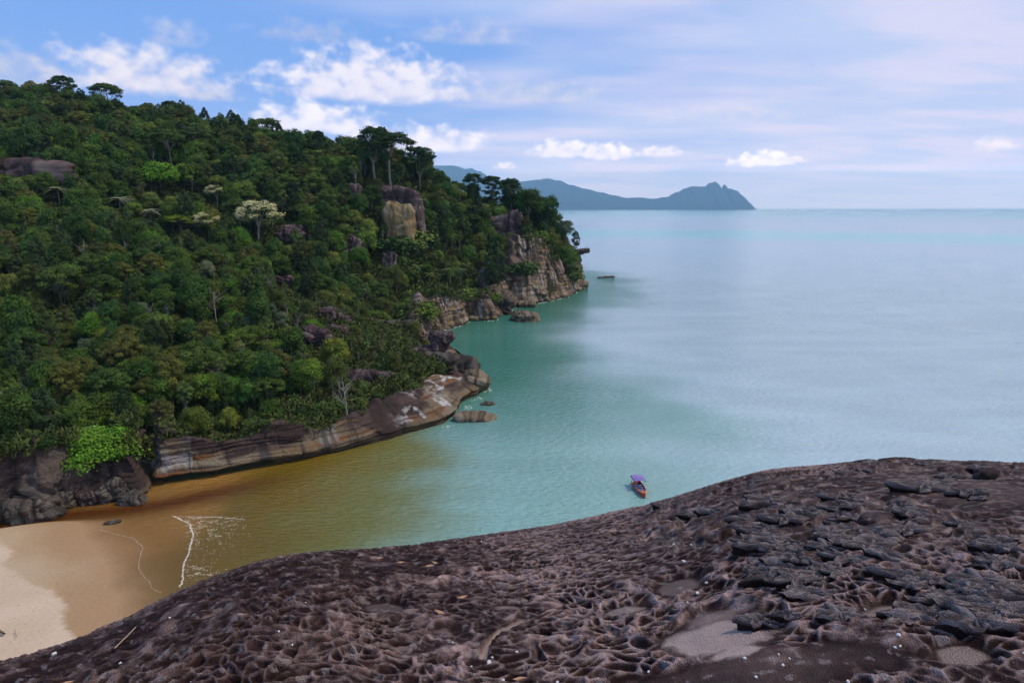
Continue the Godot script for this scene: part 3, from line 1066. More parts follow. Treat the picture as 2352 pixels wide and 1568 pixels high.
func dome(x: float, a: float) -> Array:          # height and colour
	var y := dome_base(x, a)
	var wx := n_soft.get_noise_2d(x * 160.0, a * 160.0)
	var wa := n_soft.get_noise_2d(x * 160.0 + 300.0, a * 160.0)
	var ux := x + wx * 0.11
	var ua := a + wa * 0.08
	var zone := n_soft.get_noise_2d(x * 45.0, a * 45.0 + 90.0)
	var left := smoothstep(-0.3, -1.7, x - 0.15 * a)
	var plates := smoothstep(0.3, 1.3, x + zone * 0.8 - 0.15) * smoothstep(2.7, 3.5, a + zone * 0.9 - 0.2 * x)
	plates *= 1.0 - smoothstep(6.2, 7.4, a + zone * 0.8)
	var f1 := dome_cell.get_noise_2d(ux, ua * 1.15) + 1.0
	var f2 := dome_cell2.get_noise_2d(ux * 0.85, ua) + 1.0
	var grain := n_fine.get_noise_2d(x * 240.0, a * 240.0)
	var lump := n_fine.get_noise_2d(x * 75.0, a * 75.0 + 40.0)
	var wall1 := smoothstep(0.26, 0.02, f1)
	var wall2 := smoothstep(0.16, 0.02, f2)
	var comb := clampf(0.75 + zone * 1.2, 0.2, 1.0)
	var big := smoothstep(-0.1, 0.35, n_soft.get_noise_2d(x * 70.0 + 70.0, a * 70.0))
	var rel := lump * 0.014 + grain * 0.0045
	rel += -smoothstep(0.0, 0.6, f1) * 0.032 * comb * (1.0 - 0.1 * left) * (1.0 - 0.6 * plates)
	rel += -smoothstep(0.0, 0.55, f2) * 0.035 * big * (1.0 - 0.4 * left)
	rel += left * (absf(n_fine.get_noise_2d(x * 42.0, a * 60.0)) * -0.09 + 0.02)
	# plates of harder stone standing proud
	var sx := (x * 0.96 + a * 0.28) + wx * 0.16
	var sa := (a * 0.96 - x * 0.28) + wa * 0.10
	var pv := dome_plate.get_noise_2d(sx * 0.36, sa)
	var pe := dome_plate_edge.get_noise_2d(sx * 0.36, sa) + 1.0
	var stand := smoothstep(0.02, 0.36, pe) * smoothstep(-0.3, -0.2, pv) * plates
	rel += stand * (0.012 + 0.024 * (pv + 0.4))
	var sand := 0.0
	for g in grooves:
		if x > g[0] - 0.05 and x < g[2] + 0.05 and a > g[1] - 0.05 and a < g[3] + 0.05:
			var pts: Array = g[4]
			var best := 1.0
			for i in pts.size() - 1:
				best = minf(best, Geometry2D.get_closest_point_to_segment(Vector2(x, a), pts[i], pts[i + 1]).distance_to(Vector2(x, a)))
			var cut := smoothstep(g[5], g[5] * 0.45, best + lump * 0.01)
			rel = lerpf(rel, -(g[6] as float), cut)
			wall1 *= 1.0 - cut
			wall2 *= 1.0 - cut
			sand = maxf(sand, cut * g[7])
	for h in hollows:
		var dx: float = (x - h[0]) / h[2]
		var da: float = (a - h[1]) / h[3]
		var q := dx * dx + da * da + lump * 0.7
		if q < 2.2:
			var m := smoothstep(1.9, 0.8, q)
			rel = lerpf(rel, -h[4] + grain * 0.006 + lump * 0.008, m)
			sand = maxf(sand, smoothstep(0.95, 0.35, q + grain * 0.3) * h[5])
			stand *= 1.0 - m
			wall1 *= 1.0 - m
			wall2 *= 1.0 - m
	var c := Color(0.036, 0.0155, 0.0145).lerp(Color(0.088, 0.046, 0.043), smoothstep(-0.35, 0.45, lump + grain * 0.6))
	c = c.lerp(Color(0.19, 0.115, 0.105), smoothstep(0.15, 0.55, zone + grain * 0.25) * 0.6)
	var worn := maxf(wall1 * comb * (1.0 - 0.7 * left) * (1.0 - 0.6 * plates), wall2 * big * (1.0 - 0.6 * left))
	worn = clampf(worn + smoothstep(0.2, 0.5, lump) * 0.30, 0.0, 1.0)
	c = c.lerp(Color(0.92, 0.66, 0.60), worn * clampf(0.8 + grain * 1.5, 0.15, 1.0))
	c = c.lerp(Color(0.15, 0.12, 0.125), stand * clampf(0.6 + grain * 1.5, 0.1, 1.0))
	c = c.lerp(Color(0.55, 0.46, 0.45), smoothstep(0.2, 0.06, pe) * smoothstep(0.0, 0.06, pe) * smoothstep(-0.3, -0.22, pv) * plates * clampf(0.6 + grain * 1.5, 0.0, 0.9))
	c = c.lerp(Color(0.8, 0.75, 0.74), smoothstep(0.33, 0.45, grain) * 0.35)
	c = c.lerp(Color(0.95, 0.74, 0.66), sand)
	return [y + rel, c]

func make_dome() -> void:
	for p in RIM:
		var d := ray(p[0], p[1])
		rim_a.append(atan2(d.x, -d.z))
		rim_t.append(-d.y / Vector2(d.x, d.z).length())
	dome_cell = cells(13.0, FastNoiseLite.RETURN_DISTANCE2_SUB, 3)
	dome_cell2 = cells(4.2, FastNoiseLite.RETURN_DISTANCE2_SUB, 8)
	dome_plate = cells(8.0, FastNoiseLite.RETURN_CELL_VALUE, 12)
	dome_plate_edge = cells(8.0, FastNoiseLite.RETURN_DISTANCE2_SUB, 12)
	for h in [[1640, 1440, 0.24, 0.20, 0.05, 0.9], [1690, 1478, 0.13, 0.09, 0.055, 1.0], [1640, 1400, 0.16, 0.1, 0.05, 0.35], [870, 1290, 0.16, 0.16, 0.02, 0.12], [880, 1385, 0.11, 0.09, 0.03, 0.2], [1560, 1335, 0.12, 0.14, 0.04, 0.3], [2050, 1390, 0.16, 0.1, 0.05, 0.6],
			[2210, 1490, 0.1, 0.08, 0.04, 0.6], [1920, 1200, 0.12, 0.1, 0.04, 0.7], [2200, 1120, 0.55, 0.7, 0.0, 0.13], [1440, 1390, 0.1, 0.06, 0.03, 0.55], [1660, 1545, 0.7, 0.16, 0.03, 0.06], [1160, 1390, 0.08, 0.05, 0.02, 0.4], [1246, 1446, 0.035, 0.028, 0.07, 0.0], [1240, 1500, 0.016, 0.06, 0.05, 0.0], [1215, 1372, 0.02, 0.03, 0.05, 0.0]]:
		var p := on_dome(h[0], h[1])
		hollows.append([p.x, -p.z, h[2], h[3], h[4], h[5]])
	for g in [[[[1108, 1505], [1122, 1468], [1150, 1440], [1180, 1425], [1205, 1416]], 0.02, 0.035, 0.75]]:
		var pts := []
		var lo := Vector2(99, 99)
		var hi := Vector2(-99, -99)
		for p in g[0]:
			var q := on_dome(p[0], p[1])
			pts.append(Vector2(q.x, -q.z))
			lo = lo.min(pts[-1])
			hi = hi.max(pts[-1])
		grooves.append([lo.x, lo.y, hi.x, hi.y, pts, g[1], g[2], g[3]])
	var az := PackedFloat32Array()
	var t := -2.3
	while t < 2.3:
		az.append(t)
		t += 0.00135 if absf(t) < 0.80 else 0.03
	var rr := PackedFloat32Array()
	var r := 0.3
	while r < 42.0:
		rr.append(r)
		r *= 1.0026 if r > 2.0 and r < 10.5 else 1.05
	var cols := az.size()
	var rows := rr.size()
	var v := PackedVector3Array()
	var col := PackedColorArray()
	v.resize(cols * rows)
	col.resize(cols * rows)
	for c in cols:
		var sx := sin(az[c])
		var sa := cos(az[c])
		for k in rows:
			var x := sx * rr[k]
			var a := sa * rr[k]
			var g := dome(x, a)
			v[c * rows + k] = Vector3(x, maxf(g[0], -3.0), -a)
			col[c * rows + k] = g[1]
	struct("rock_ground", surface(v, grid_index(cols, rows, false), col), M.dome, "dark brown weathered rock dome with honeycomb pits and flat plates")
	print("dome ", cols, " x ", rows)

# ---------------------------------------------------------------- sea, beach
func dry(x: float, z: float) -> float:          # height of the sand
	# the water's edge: a line across the beach
	var edge := -46.5 + n_soft.get_noise_2d(x * 4.0, z * 9.0) * 1.5 + 0.8 * sin(z * 0.35)
	edge += (z + 76.0) * (0.85 if z < -76.0 else 0.3)
	var d := edge - x
	var y := d * 0.028 if d > 0.0 else d * 0.022
	y = minf(y, 0.5 + 0.02 * d)
	# the stream bed under the far rocks
	var bed := -96.0 + (x + 70.0) * -0.45 + 1.0 * sin(x * 0.2)
	var q := absf(z - bed) / lerpf(2.3, 3.6, smoothstep(-70.0, -50.0, x))
	y = lerpf(y, minf(y, -0.6), exp(-q * q * q) * smoothstep(-38.0, -52.0, x))
	return y + n_soft.get_noise_2d(x * 14.0, z * 14.0) * 0.03

func make_beach() -> void:
	var nx := 300
	var nz := 380
	var v := PackedVector3Array()
	var col := PackedColorArray()
	v.resize(nx * nz)
	col.resize(nx * nz)
	for i in nx:
		for j in nz:
			var x := -165.0 + i * 0.5
			var z := -122.0 + j * 0.25
			var y := dry(x, z)
			v[i * nz + j] = Vector3(x, y, z)
			var wet := n_soft.get_noise_2d(x * 8.0, z * 8.0)
			var line := -58.5 + 1.4 * sin(z * 0.5 + 1.2) + (z + 78.0) * 1.18 + n_fine.get_noise_2d(x * 3.0, z * 3.0) * 1.4
			var c := Color(0.58, 0.445, 0.32).lerp(Color(0.53, 0.40, 0.275), smoothstep(-0.5, 0.5, wet))
			var damp := smoothstep(-0.35, 0.45, x - line + n_fine.get_noise_2d(x * 22.0, z * 22.0) * 0.5)
			c = c.lerp(Color(0.465, 0.345, 0.22), damp)
			c = c.lerp(Color(0.37, 0.235, 0.125), damp * smoothstep(0.45, 0.05, y + wet * 0.16))
			c = c.lerp(Color(0.25, 0.135, 0.055), smoothstep(0.02, -0.2, y))
			col[i * nz + j] = c
	struct("beach", surface(v, grid_index(nx, nz, true), col), M.sand, "pale sandy beach at the head of the cove")

func sea_color(x: float, z: float, sd: float) -> Color:
	var r := sqrt(x * x + z * z)
	var w := n_soft.get_noise_2d(x * 1.5, z * 1.5)
	var open := Color(0.200, 0.355, 0.320).lerp(Color(0.335, 0.445, 0.475), smoothstep(0.0, 75.0, x + (r - 130.0) * 0.25 + w * 45.0))
	# bands of clearer and of cloud-shaded water far out
	var az := atan2(x, -z)
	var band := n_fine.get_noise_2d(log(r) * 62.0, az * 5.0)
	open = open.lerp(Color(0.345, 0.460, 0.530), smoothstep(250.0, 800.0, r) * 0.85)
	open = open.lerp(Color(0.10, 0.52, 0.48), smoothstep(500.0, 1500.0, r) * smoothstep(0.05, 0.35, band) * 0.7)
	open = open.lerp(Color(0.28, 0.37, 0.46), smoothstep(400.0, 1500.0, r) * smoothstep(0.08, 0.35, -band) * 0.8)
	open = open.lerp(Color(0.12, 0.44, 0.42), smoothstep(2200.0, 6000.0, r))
	# patches of wind-ruffled and of slick water
	var ruffle := n_fine.get_noise_2d(x * 0.55 + z * 0.1, z * 1.5) + 0.6 * n_soft.get_noise_2d(x * 0.9, z * 2.6)
	open = open * (1.0 + 0.07 * clampf(ruffle * 1.6, -1.0, 1.0))
	# green water under the headland
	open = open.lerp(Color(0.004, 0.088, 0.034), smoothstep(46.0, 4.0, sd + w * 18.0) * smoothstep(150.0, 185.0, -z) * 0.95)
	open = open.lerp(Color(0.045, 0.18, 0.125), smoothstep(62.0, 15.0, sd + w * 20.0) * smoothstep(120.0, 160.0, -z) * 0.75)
	# tea-coloured water of the stream
	var u := x + w * 7.0 + n_soft.get_noise_2d(x * 4.0, z * 8.0) * 4.0 + maxf(-z - 120.0, 0.0) * 0.3
	open = open.lerp(Color(0.145, 0.150, 0.040), smoothstep(-5.0, -24.0, u))
	open = open.lerp(Color(0.155, 0.105, 0.012), smoothstep(-20.0, -38.0, u))
	open = open.lerp(Color(0.33, 0.175, 0.042), smoothstep(-41.0, -52.0, u))
	var bed := -96.0 + (x + 70.0) * -0.45 + 1.0 * sin(x * 0.2)
	var q := absf(z - bed + w * 1.5) / lerpf(3.2, 5.0, smoothstep(-66.0, -38.0, x))
	open = open.lerp(Color(0.075, 0.018, 0.002), exp(-q * q) * smoothstep(-30.0, -52.0, x) * 0.97)
	return open

func make_sea() -> void:
	var cols := 465
	var rows := 500
	var v := PackedVector3Array()
	var col := PackedColorArray()
	var uv := PackedVector2Array()
	for i in cols:
		var az := deg_to_rad(lerpf(-76.0, 76.0, float(i) / (cols - 46)) if i < cols - 45 else lerpf(76.0, 284.0, float(i - cols + 46) / 45.0))
		for j in rows:
			var r := 34.0 * pow(39000.0 / 34.0, float(j) / (rows - 1))
			var x := sin(az) * r
			var z := -cos(az) * r
			v.append(Vector3(x, 0, z))
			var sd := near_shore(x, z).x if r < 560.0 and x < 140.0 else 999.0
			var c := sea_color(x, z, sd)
			# over the sand the water thins out
			var depth := maxf(-dry(x, z), 0.0) if x < -20.0 and z > -121.0 else 9.0
			c.a = clampf(1.0 - exp(-depth * 3.2), 0.0, 1.0)
			col.append(c)
			var wx := n_soft.get_noise_2d(x * 0.8, z * 0.8) * 5.0
			var wz := n_soft.get_noise_2d(x * 0.8 + 500.0, z * 0.8) * 5.0
			uv.append(Vector2((x + z * 0.12 + wx) / 54.0, (z - x * 0.10 + wz) / 24.0))
	struct("sea", surface(v, grid_index(cols, rows, false), col, uv), M.water, "calm turquoise sea, brown near the beach")

func make_foam() -> void:
	# the breaking edge of a small wave, the older swash lines, and flecks behind it
	rng.seed = 300
	var lines := [[[[395, 1185], [412, 1191], [435, 1203], [441, 1228], [436, 1256], [424, 1288], [418, 1318], [415, 1348]], 0.062, "sea_foam", "white foam edge of the small wave running onto the sand"],
		[[[393, 1186], [440, 1187], [500, 1187], [560, 1193]], 0.035, "sea_foam", "ragged foam streak trailing seaward from the wave's tip"],
		[[[228, 1216], [262, 1226], [305, 1236], [326, 1254], [322, 1275], [318, 1300], [334, 1330], [352, 1352], [368, 1362]], 0.02, "sea_foam", "thin white swash line left on the wet sand"]]
	for l in lines:
		begin()
		var pts: Array = l[0]
		var step := 0
		for i in pts.size() - 1:
			var a := on_sea(pts[i][0], pts[i][1])
			var b := on_sea(pts[i + 1][0], pts[i + 1][1])
			var n := int(a.distance_to(b) / 0.03)
			for k in n:
				var p := a.lerp(b, float(k) / n)
				p.x += n_fine.get_noise_2d(p.x * 9.0, p.z * 9.0) * 0.35
				p += Vector3(rng.randf_range(-1, 1), 0, rng.randf_range(-1, 1)) * l[1] * 0.9
				p.y = maxf(dry(p.x, p.z), 0.0) + 0.03
				var s: float = l[1] * rng.randf_range(0.3, 1.0)
				if rng.randf() < 0.75:
					dab(p, s, Color(0.60, 0.55, 0.47))
		var o := obj(l[2], finish(true), M.foam)
		o.set_meta("kind", "stuff")
		o.set_meta("label", l[3])
	begin()
	for k in 13000:
		var px := rng.randf_range(425, 575)
		var py := rng.randf_range(1186, 1345)
		var keep_it := smoothstep(1300.0, 1190.0, py + (px - 430.0) * 0.15) * 0.75
		keep_it = maxf(keep_it, 0.8 * exp(-pow((px - 455.0) / 30.0, 2.0) - pow((py - 1310.0) / 16.0, 2.0)))
		keep_it *= smoothstep(582.0, 500.0, px + n_fine.get_noise_1d(py * 4.0) * 60.0)
		var p := on_sea(px, py)
		keep_it *= smoothstep(-0.05, 0.25, n_fine.get_noise_2d(p.x * 14.0, p.z * 22.0))
		if rng.randf() > keep_it:
			continue
		p.y = 0.02
		dab(p, rng.randf_range(0.012, 0.04), Color(0.58, 0.52, 0.42))
	var f := obj("sea_foam", finish(true), M.foam)
	f.set_meta("kind", "stuff")
	f.set_meta("label", "scattered white foam flecks on the brown water behind the wave")

func make_wash() -> void:          # thin broken white water where the swell meets the rocks
	rng.seed = 310
	begin()
	for i in range(20, 44):
		var a := shore[i]
		var b := shore[i + 1]
		var n := int(Vector2(b.x - a.x, b.y - a.y).length() / 0.16)
		var along := Vector2(b.x - a.x, b.y - a.y).normalized()
		for k in n:
			var p := Vector2(a.x, a.y).lerp(Vector2(b.x, b.y), float(k) / n) + Vector2(-along.y, along.x) * rng.randf_range(0.2, 1.9)
			if n_fine.get_noise_2d(p.x * 4.0, p.y * 4.0) < 0.12:
				continue
			dab(Vector3(p.x, 0.02, p.y), rng.randf_range(0.04, 0.13), Color(0.62, 0.63, 0.60))
	var f := obj("sea_foam", finish(true), M.foam)
	f.set_meta("kind", "stuff")
	f.set_meta("label", "thin broken white wash along the foot of the cliffs")

func dab(p: Vector3, s: float, c: Color) -> void:       # a low lump of froth
	var k := leaf_v.size()
	var long := rng.randf_range(1.2, 4.0)
	var turn := rng.randf_range(-0.5, 0.5)
	leaf_v.append(p + Vector3.UP * s * 0.35)
	leaf_c.append(c)
	for i in 6:
		var a := TAU * i / 6.0
		var q := Vector2(cos(a) * long, sin(a)).rotated(turn) * s * rng.randf_range(0.6, 1.1)
		leaf_v.append(p + Vector3(q.x, -0.02, q.y))
		leaf_c.append(c)
	for i in 6:
		leaf_i.append_array([k, k + 1 + i, k + 1 + (i + 1) % 6])

# ---------------------------------------------------------------- far mountains
func make_mountains() -> void:
	var line := [[880, 404], [960, 392], [1005, 380], [1045, 380], [1070, 388], [1082, 386], [1100, 393], [1130, 408], [1165, 418], [1200, 416], [1240, 412], [1256, 409], [1285, 414], [1310, 424], [1345, 433], [1380, 441], [1410, 448], [1440, 454], [1470, 453], [1500, 456], [1530, 452],
		[1555, 441], [1575, 432], [1590, 427], [1605, 428], [1618, 428], [1630, 420], [1642, 417], [1650, 421], [1656, 431], [1659, 431], [1663, 424], [1667, 424], [1671, 432], [1678, 433], [1692, 437], [1706, 449], [1716, 460], [1724, 470], [1730, 478.5]]
	var depth := 35000.0
	var cols := 620
	var rows := 27
	var v := PackedVector3Array()
	var col := PackedColorArray()
	for c in cols:
		var px := lerpf(880.0, 1731.0, float(c) / (cols - 1))
		var y := 478.5
		for i in line.size() - 1:
			if px >= line[i][0] and px <= line[i + 1][0]:
				y = lerpf(line[i][1], line[i + 1][1], smoothstep(0, 1, (px - line[i][0]) / (line[i + 1][0] - line[i][0])))
		var top := far_point(px, y, depth)
		var h := maxf(top.y - 6.0, 0.0) * (1.0 + 0.02 * n_fine.get_noise_1d(px * 2.5))
		for r in rows:
			var t := float(r) / (rows - 1) * 2.0 - 1.0             # -1 seaward foot, 0 crest, 1 landward foot
			var spur := n_soft.get_noise_2d(px * 1.6, t * 26.0) * 0.7
			var rise := pow(1.0 - absf(t), 0.85 + 0.25 * spur) if absf(t) < 1.0 else 0.0
			v.append(Vector3(top.x, h * clampf(rise + spur * 0.12 * sin(PI * absf(t)), 0.0, 1.0) - (4.0 if absf(t) > 0.99 else 0.0), -depth + (-t) * (500.0 + h * 1.6) + spur * 300.0 * sin(PI * absf(t))))
			col.append(Color(0.045, 0.07, 0.05).lerp(Color(0.06, 0.085, 0.055), 0.5 + spur))
	struct("mountains", surface(v, grid_index(cols, rows, true), col), M.soil, "hazy blue mountains across the bay, a small knob beside the peak")

# ---------------------------------------------------------------- the boat
func box(c: Vector3, s: Vector3, color: Color) -> void:
	var k := leaf_v.size()
	for f in [[Vector3(1, 0, 0), Vector3(0, 1, 0), Vector3(0, 0, 1)], [Vector3(-1, 0, 0), Vector3(0, 0, 1), Vector3(0, 1, 0)], [Vector3(0, 1, 0), Vector3(0, 0, 1), Vector3(1, 0, 0)], [Vector3(0, -1, 0), Vector3(1, 0, 0), Vector3(0, 0, 1)], [Vector3(0, 0, 1), Vector3(1, 0, 0), Vector3(0, 1, 0)], [Vector3(0, 0, -1), Vector3(0, 1, 0), Vector3(1, 0, 0)]]:
		k = leaf_v.size()
		for q in [[-1, -1], [1, -1], [1, 1], [-1, 1]]:
			leaf_v.append(c + (f[0] + f[1] * q[0] + f[2] * q[1]) * s * 0.5)
			leaf_c.append(color)
		leaf_i.append_array([k, k + 2, k + 1, k, k + 3, k + 2])

func make_boat() -> void:
	var at := on_sea(1470, 1127)
	var bow := on_sea(1479, 1141)
	var stern := on_sea(1454, 1102)
	var turn := atan2(-(bow.x - stern.x), -(bow.z - stern.z))
	var o := thing("passenger_boat", "small orange open boat with purple canopy moored below the rock", "boat", Vector3(at.x, 0, at.z), turn)
	o.scale = Vector3.ONE * 0.92
	# in the boat's own axes the bow looks along -z; length 6.8, beam 1.9
	var n := 25
	var half := func(t: float) -> float: return 0.95 * pow(maxf(sin(clampf(0.30 + 0.70 * t, 0, 1) * PI * 0.999), 0.0), 0.6) if t > 0.25 else 0.95 * lerpf(0.80, 0.985, t / 0.25)
	var z_of := func(t: float) -> float: return 3.4 - 6.8 * t
	var v := PackedVector3Array()
	var col := PackedColorArray()
	for i in n:
		var t := i / (n - 1.0)
		var b: float = half.call(t)
		var sheer := 0.55 + 0.35 * pow(t, 2.5)
		var z: float = z_of.call(t)
		for s in [[-1.0, sheer, 1.0], [-0.92, 0.15, 1.0], [-0.6, -0.2, 0.9], [0.0, -0.28, 0.85], [0.6, -0.2, 0.9], [0.92, 0.15, 1.0], [1.0, sheer, 1.0], [0.9, sheer, 1.0], [0.80, 0.1, 0.96], [0.0, 0.06, 0.9], [-0.80, 0.1, 0.96], [-0.9, sheer, 1.0], [-1.0, sheer, 1.0]]:
			v.append(Vector3(s[0] * b, s[1], z * s[2]))
			col.append(Color(0.45, 0.075, 0.03) if v.size() % 13 < 8 else Color(0.02, 0.025, 0.07))
	var idx := grid_index(n, 13, false)
	# the stern board
	var k := v.size()
	for i in 13:
		v.append(v[i])
		col.append(Color(0.40, 0.05, 0.03))
	for i in range(1, 5):
		idx.append_array([k, k + i, k + i + 1])
	obj("hull", surface(v, idx, col, null, false), M.paint, o)
	for s in [-1, 1]:
		begin()
		var path := []
		for i in n:
			var t := i / (n - 1.0)
			path.append(Vector3(s * half.call(t) * 0.97, 0.58 + 0.35 * pow(t, 2.5), z_of.call(t)))
		add_tube(path, 0.075, 0.075, Color(0.62, 0.16, 0.05), 7)
		obj("gunwale", finish(true), M.paint, o)
	for z in [-1.45, -0.55, 0.4, 1.4]:
		begin()
		box(Vector3(0, 0.42, z), Vector3(1.5, 0.06, 0.34), Color(0.20, 0.23, 0.42))
		obj("bench", finish(), M.paint, o)
	begin()
	# the foredeck, with a raised oval coaming
	var dk := leaf_v.size()
	var ring := []
	for i in 9:
		var t := 0.77 + 0.228 * i / 8.0
		var b: float = half.call(t) * 0.92
		leaf_v.append(Vector3(-b, 0.57 + 0.35 * pow(t, 2.5), z_of.call(t)))
		leaf_v.append(Vector3(b, 0.57 + 0.35 * pow(t, 2.5), z_of.call(t)))
		leaf_c.append(Color(0.42, 0.07, 0.09))
		leaf_c.append(Color(0.42, 0.07, 0.09))
		if i < 8:
			var q := dk + i * 2
			leaf_i.append_array([q, q + 2, q + 1, q + 1, q + 2, q + 3])
	var deck := obj("foredeck", finish(), M.paint, o)
	begin()
	for i in 19:
		var a := TAU * i / 18.0
		ring.append(Vector3(cos(a) * 0.40, 0.86, -2.42 + sin(a) * 0.26))
	add_tube(ring, 0.075, 0.075, Color(0.72, 0.28, 0.10), 7)
	obj("coaming", finish(true), M.paint, deck)
	for s in [-1, 1]:
		for z in [0.2, 2.75]:
			begin()
			add_tube([Vector3(s * 0.80, 0.1, z), Vector3(s * 0.80, 1.2, z), Vector3(s * 0.80, 1.72, z)], 0.03, 0.03, Color(0.25, 0.25, 0.28), 6)
			obj("canopy_post", finish(true), M.paint, o)
	begin()
	var top := leaf_v.size()
	for i in 9:
		for j in 9:
			var x := (i / 8.0 - 0.5) * 2.0
			leaf_v.append(Vector3(x, 1.78 + 0.14 * cos(x * 1.5) - 0.015 * cos(j * PI), 0.0 + j * 0.37))
			leaf_c.append(Color(0.19, 0.14, 0.36) if j < 5 else Color(0.235, 0.17, 0.40))
	for i in 8:
		for j in 8:
			var q := top + i * 9 + j
			leaf_i.append_array([q, q + 9, q + 1, q + 9, q + 10, q + 1])
	var can := obj("canopy", finish(true), M.cloth, o)
	for s in [-1, 1]:
		begin()
		box(Vector3(s * 1.0, 1.70, 1.48), Vector3(0.03, 0.2, 2.96), Color(0.05, 0.05, 0.13))
		obj("valance", finish(), M.cloth, can)
	begin()
	box(Vector3(0, 0.62, 3.45), Vector3(0.34, 0.5, 0.3), Color(0.03, 0.03, 0.035))
	box(Vector3(0, 0.15, 3.55), Vector3(0.12, 0.6, 0.16), Color(0.03, 0.03, 0.035))
	obj("outboard_motor", finish(), M.paint, o)

# ---------------------------------------------------------------- rocks that stand alone
func lone_rock(called: String, label: String, at: Vector3, size: Vector3, sd: int, look: int, turn := 0.0, lean := 0.0, phrase := "", square := 3.2) -> MeshInstance3D:
	var pal: Array = [[Color(0.115, 0.075, 0.075), Color(0.22, 0.165, 0.155), Color(0.055, 0.042, 0.042)],      # purple brown
		[Color(0.25, 0.19, 0.125), Color(0.36, 0.29, 0.205), Color(0.10, 0.08, 0.06)],                          # tan, sea-worn
		[Color(0.12, 0.10, 0.085), Color(0.21, 0.18, 0.145), Color(0.055, 0.047, 0.04)],                        # grey brown
		[Color(0.175, 0.125, 0.11), Color(0.36, 0.31, 0.27), Color(0.065, 0.048, 0.046)],                           # pale layered
		[Color(0.33, 0.245, 0.12), Color(0.44, 0.37, 0.24), Color(0.16, 0.085, 0.055)]][look]                     # yellow
	var o := obj(called, rock_mesh(size, sd, pal[0], pal[1], pal[2], 0.35 if look != 4 else 0.25, 64, 0.26 if look in [0, 2, 3] else (0.2 if look == 4 else 0.17), square, 0.5 if look == 4 else 0.8), M.rock)
	o.position = at
	o.rotation = Vector3(0, turn, lean)
	tag(o, label, "rock")
	var s := seen_at(at)
	if phrase:
		marks.append([phrase, s.x, s.y])
	return o

func hill_rock(label: String, px: float, py: float, wide: float, tall: float, deep: float, sd: int, look: int, phrase: String, lean := 0.0, square := 3.2, called := "rock_outcrop") -> void:
	# wide and tall in picture pixels, deep in metres
	var p := hit(px, py + tall * 0.5)
	var k := -p.z / FOCAL
	lone_rock(called, label, p + Vector3(0, tall * 0.45 * k, -deep * 0.3), Vector3(wide * 0.5 * k, tall * 0.6 * k, deep), sd, look, 0.0, lean, phrase, square)
	clear.append([px, py - tall * 0.14, wide * 0.26, tall * 0.2, -p.z])

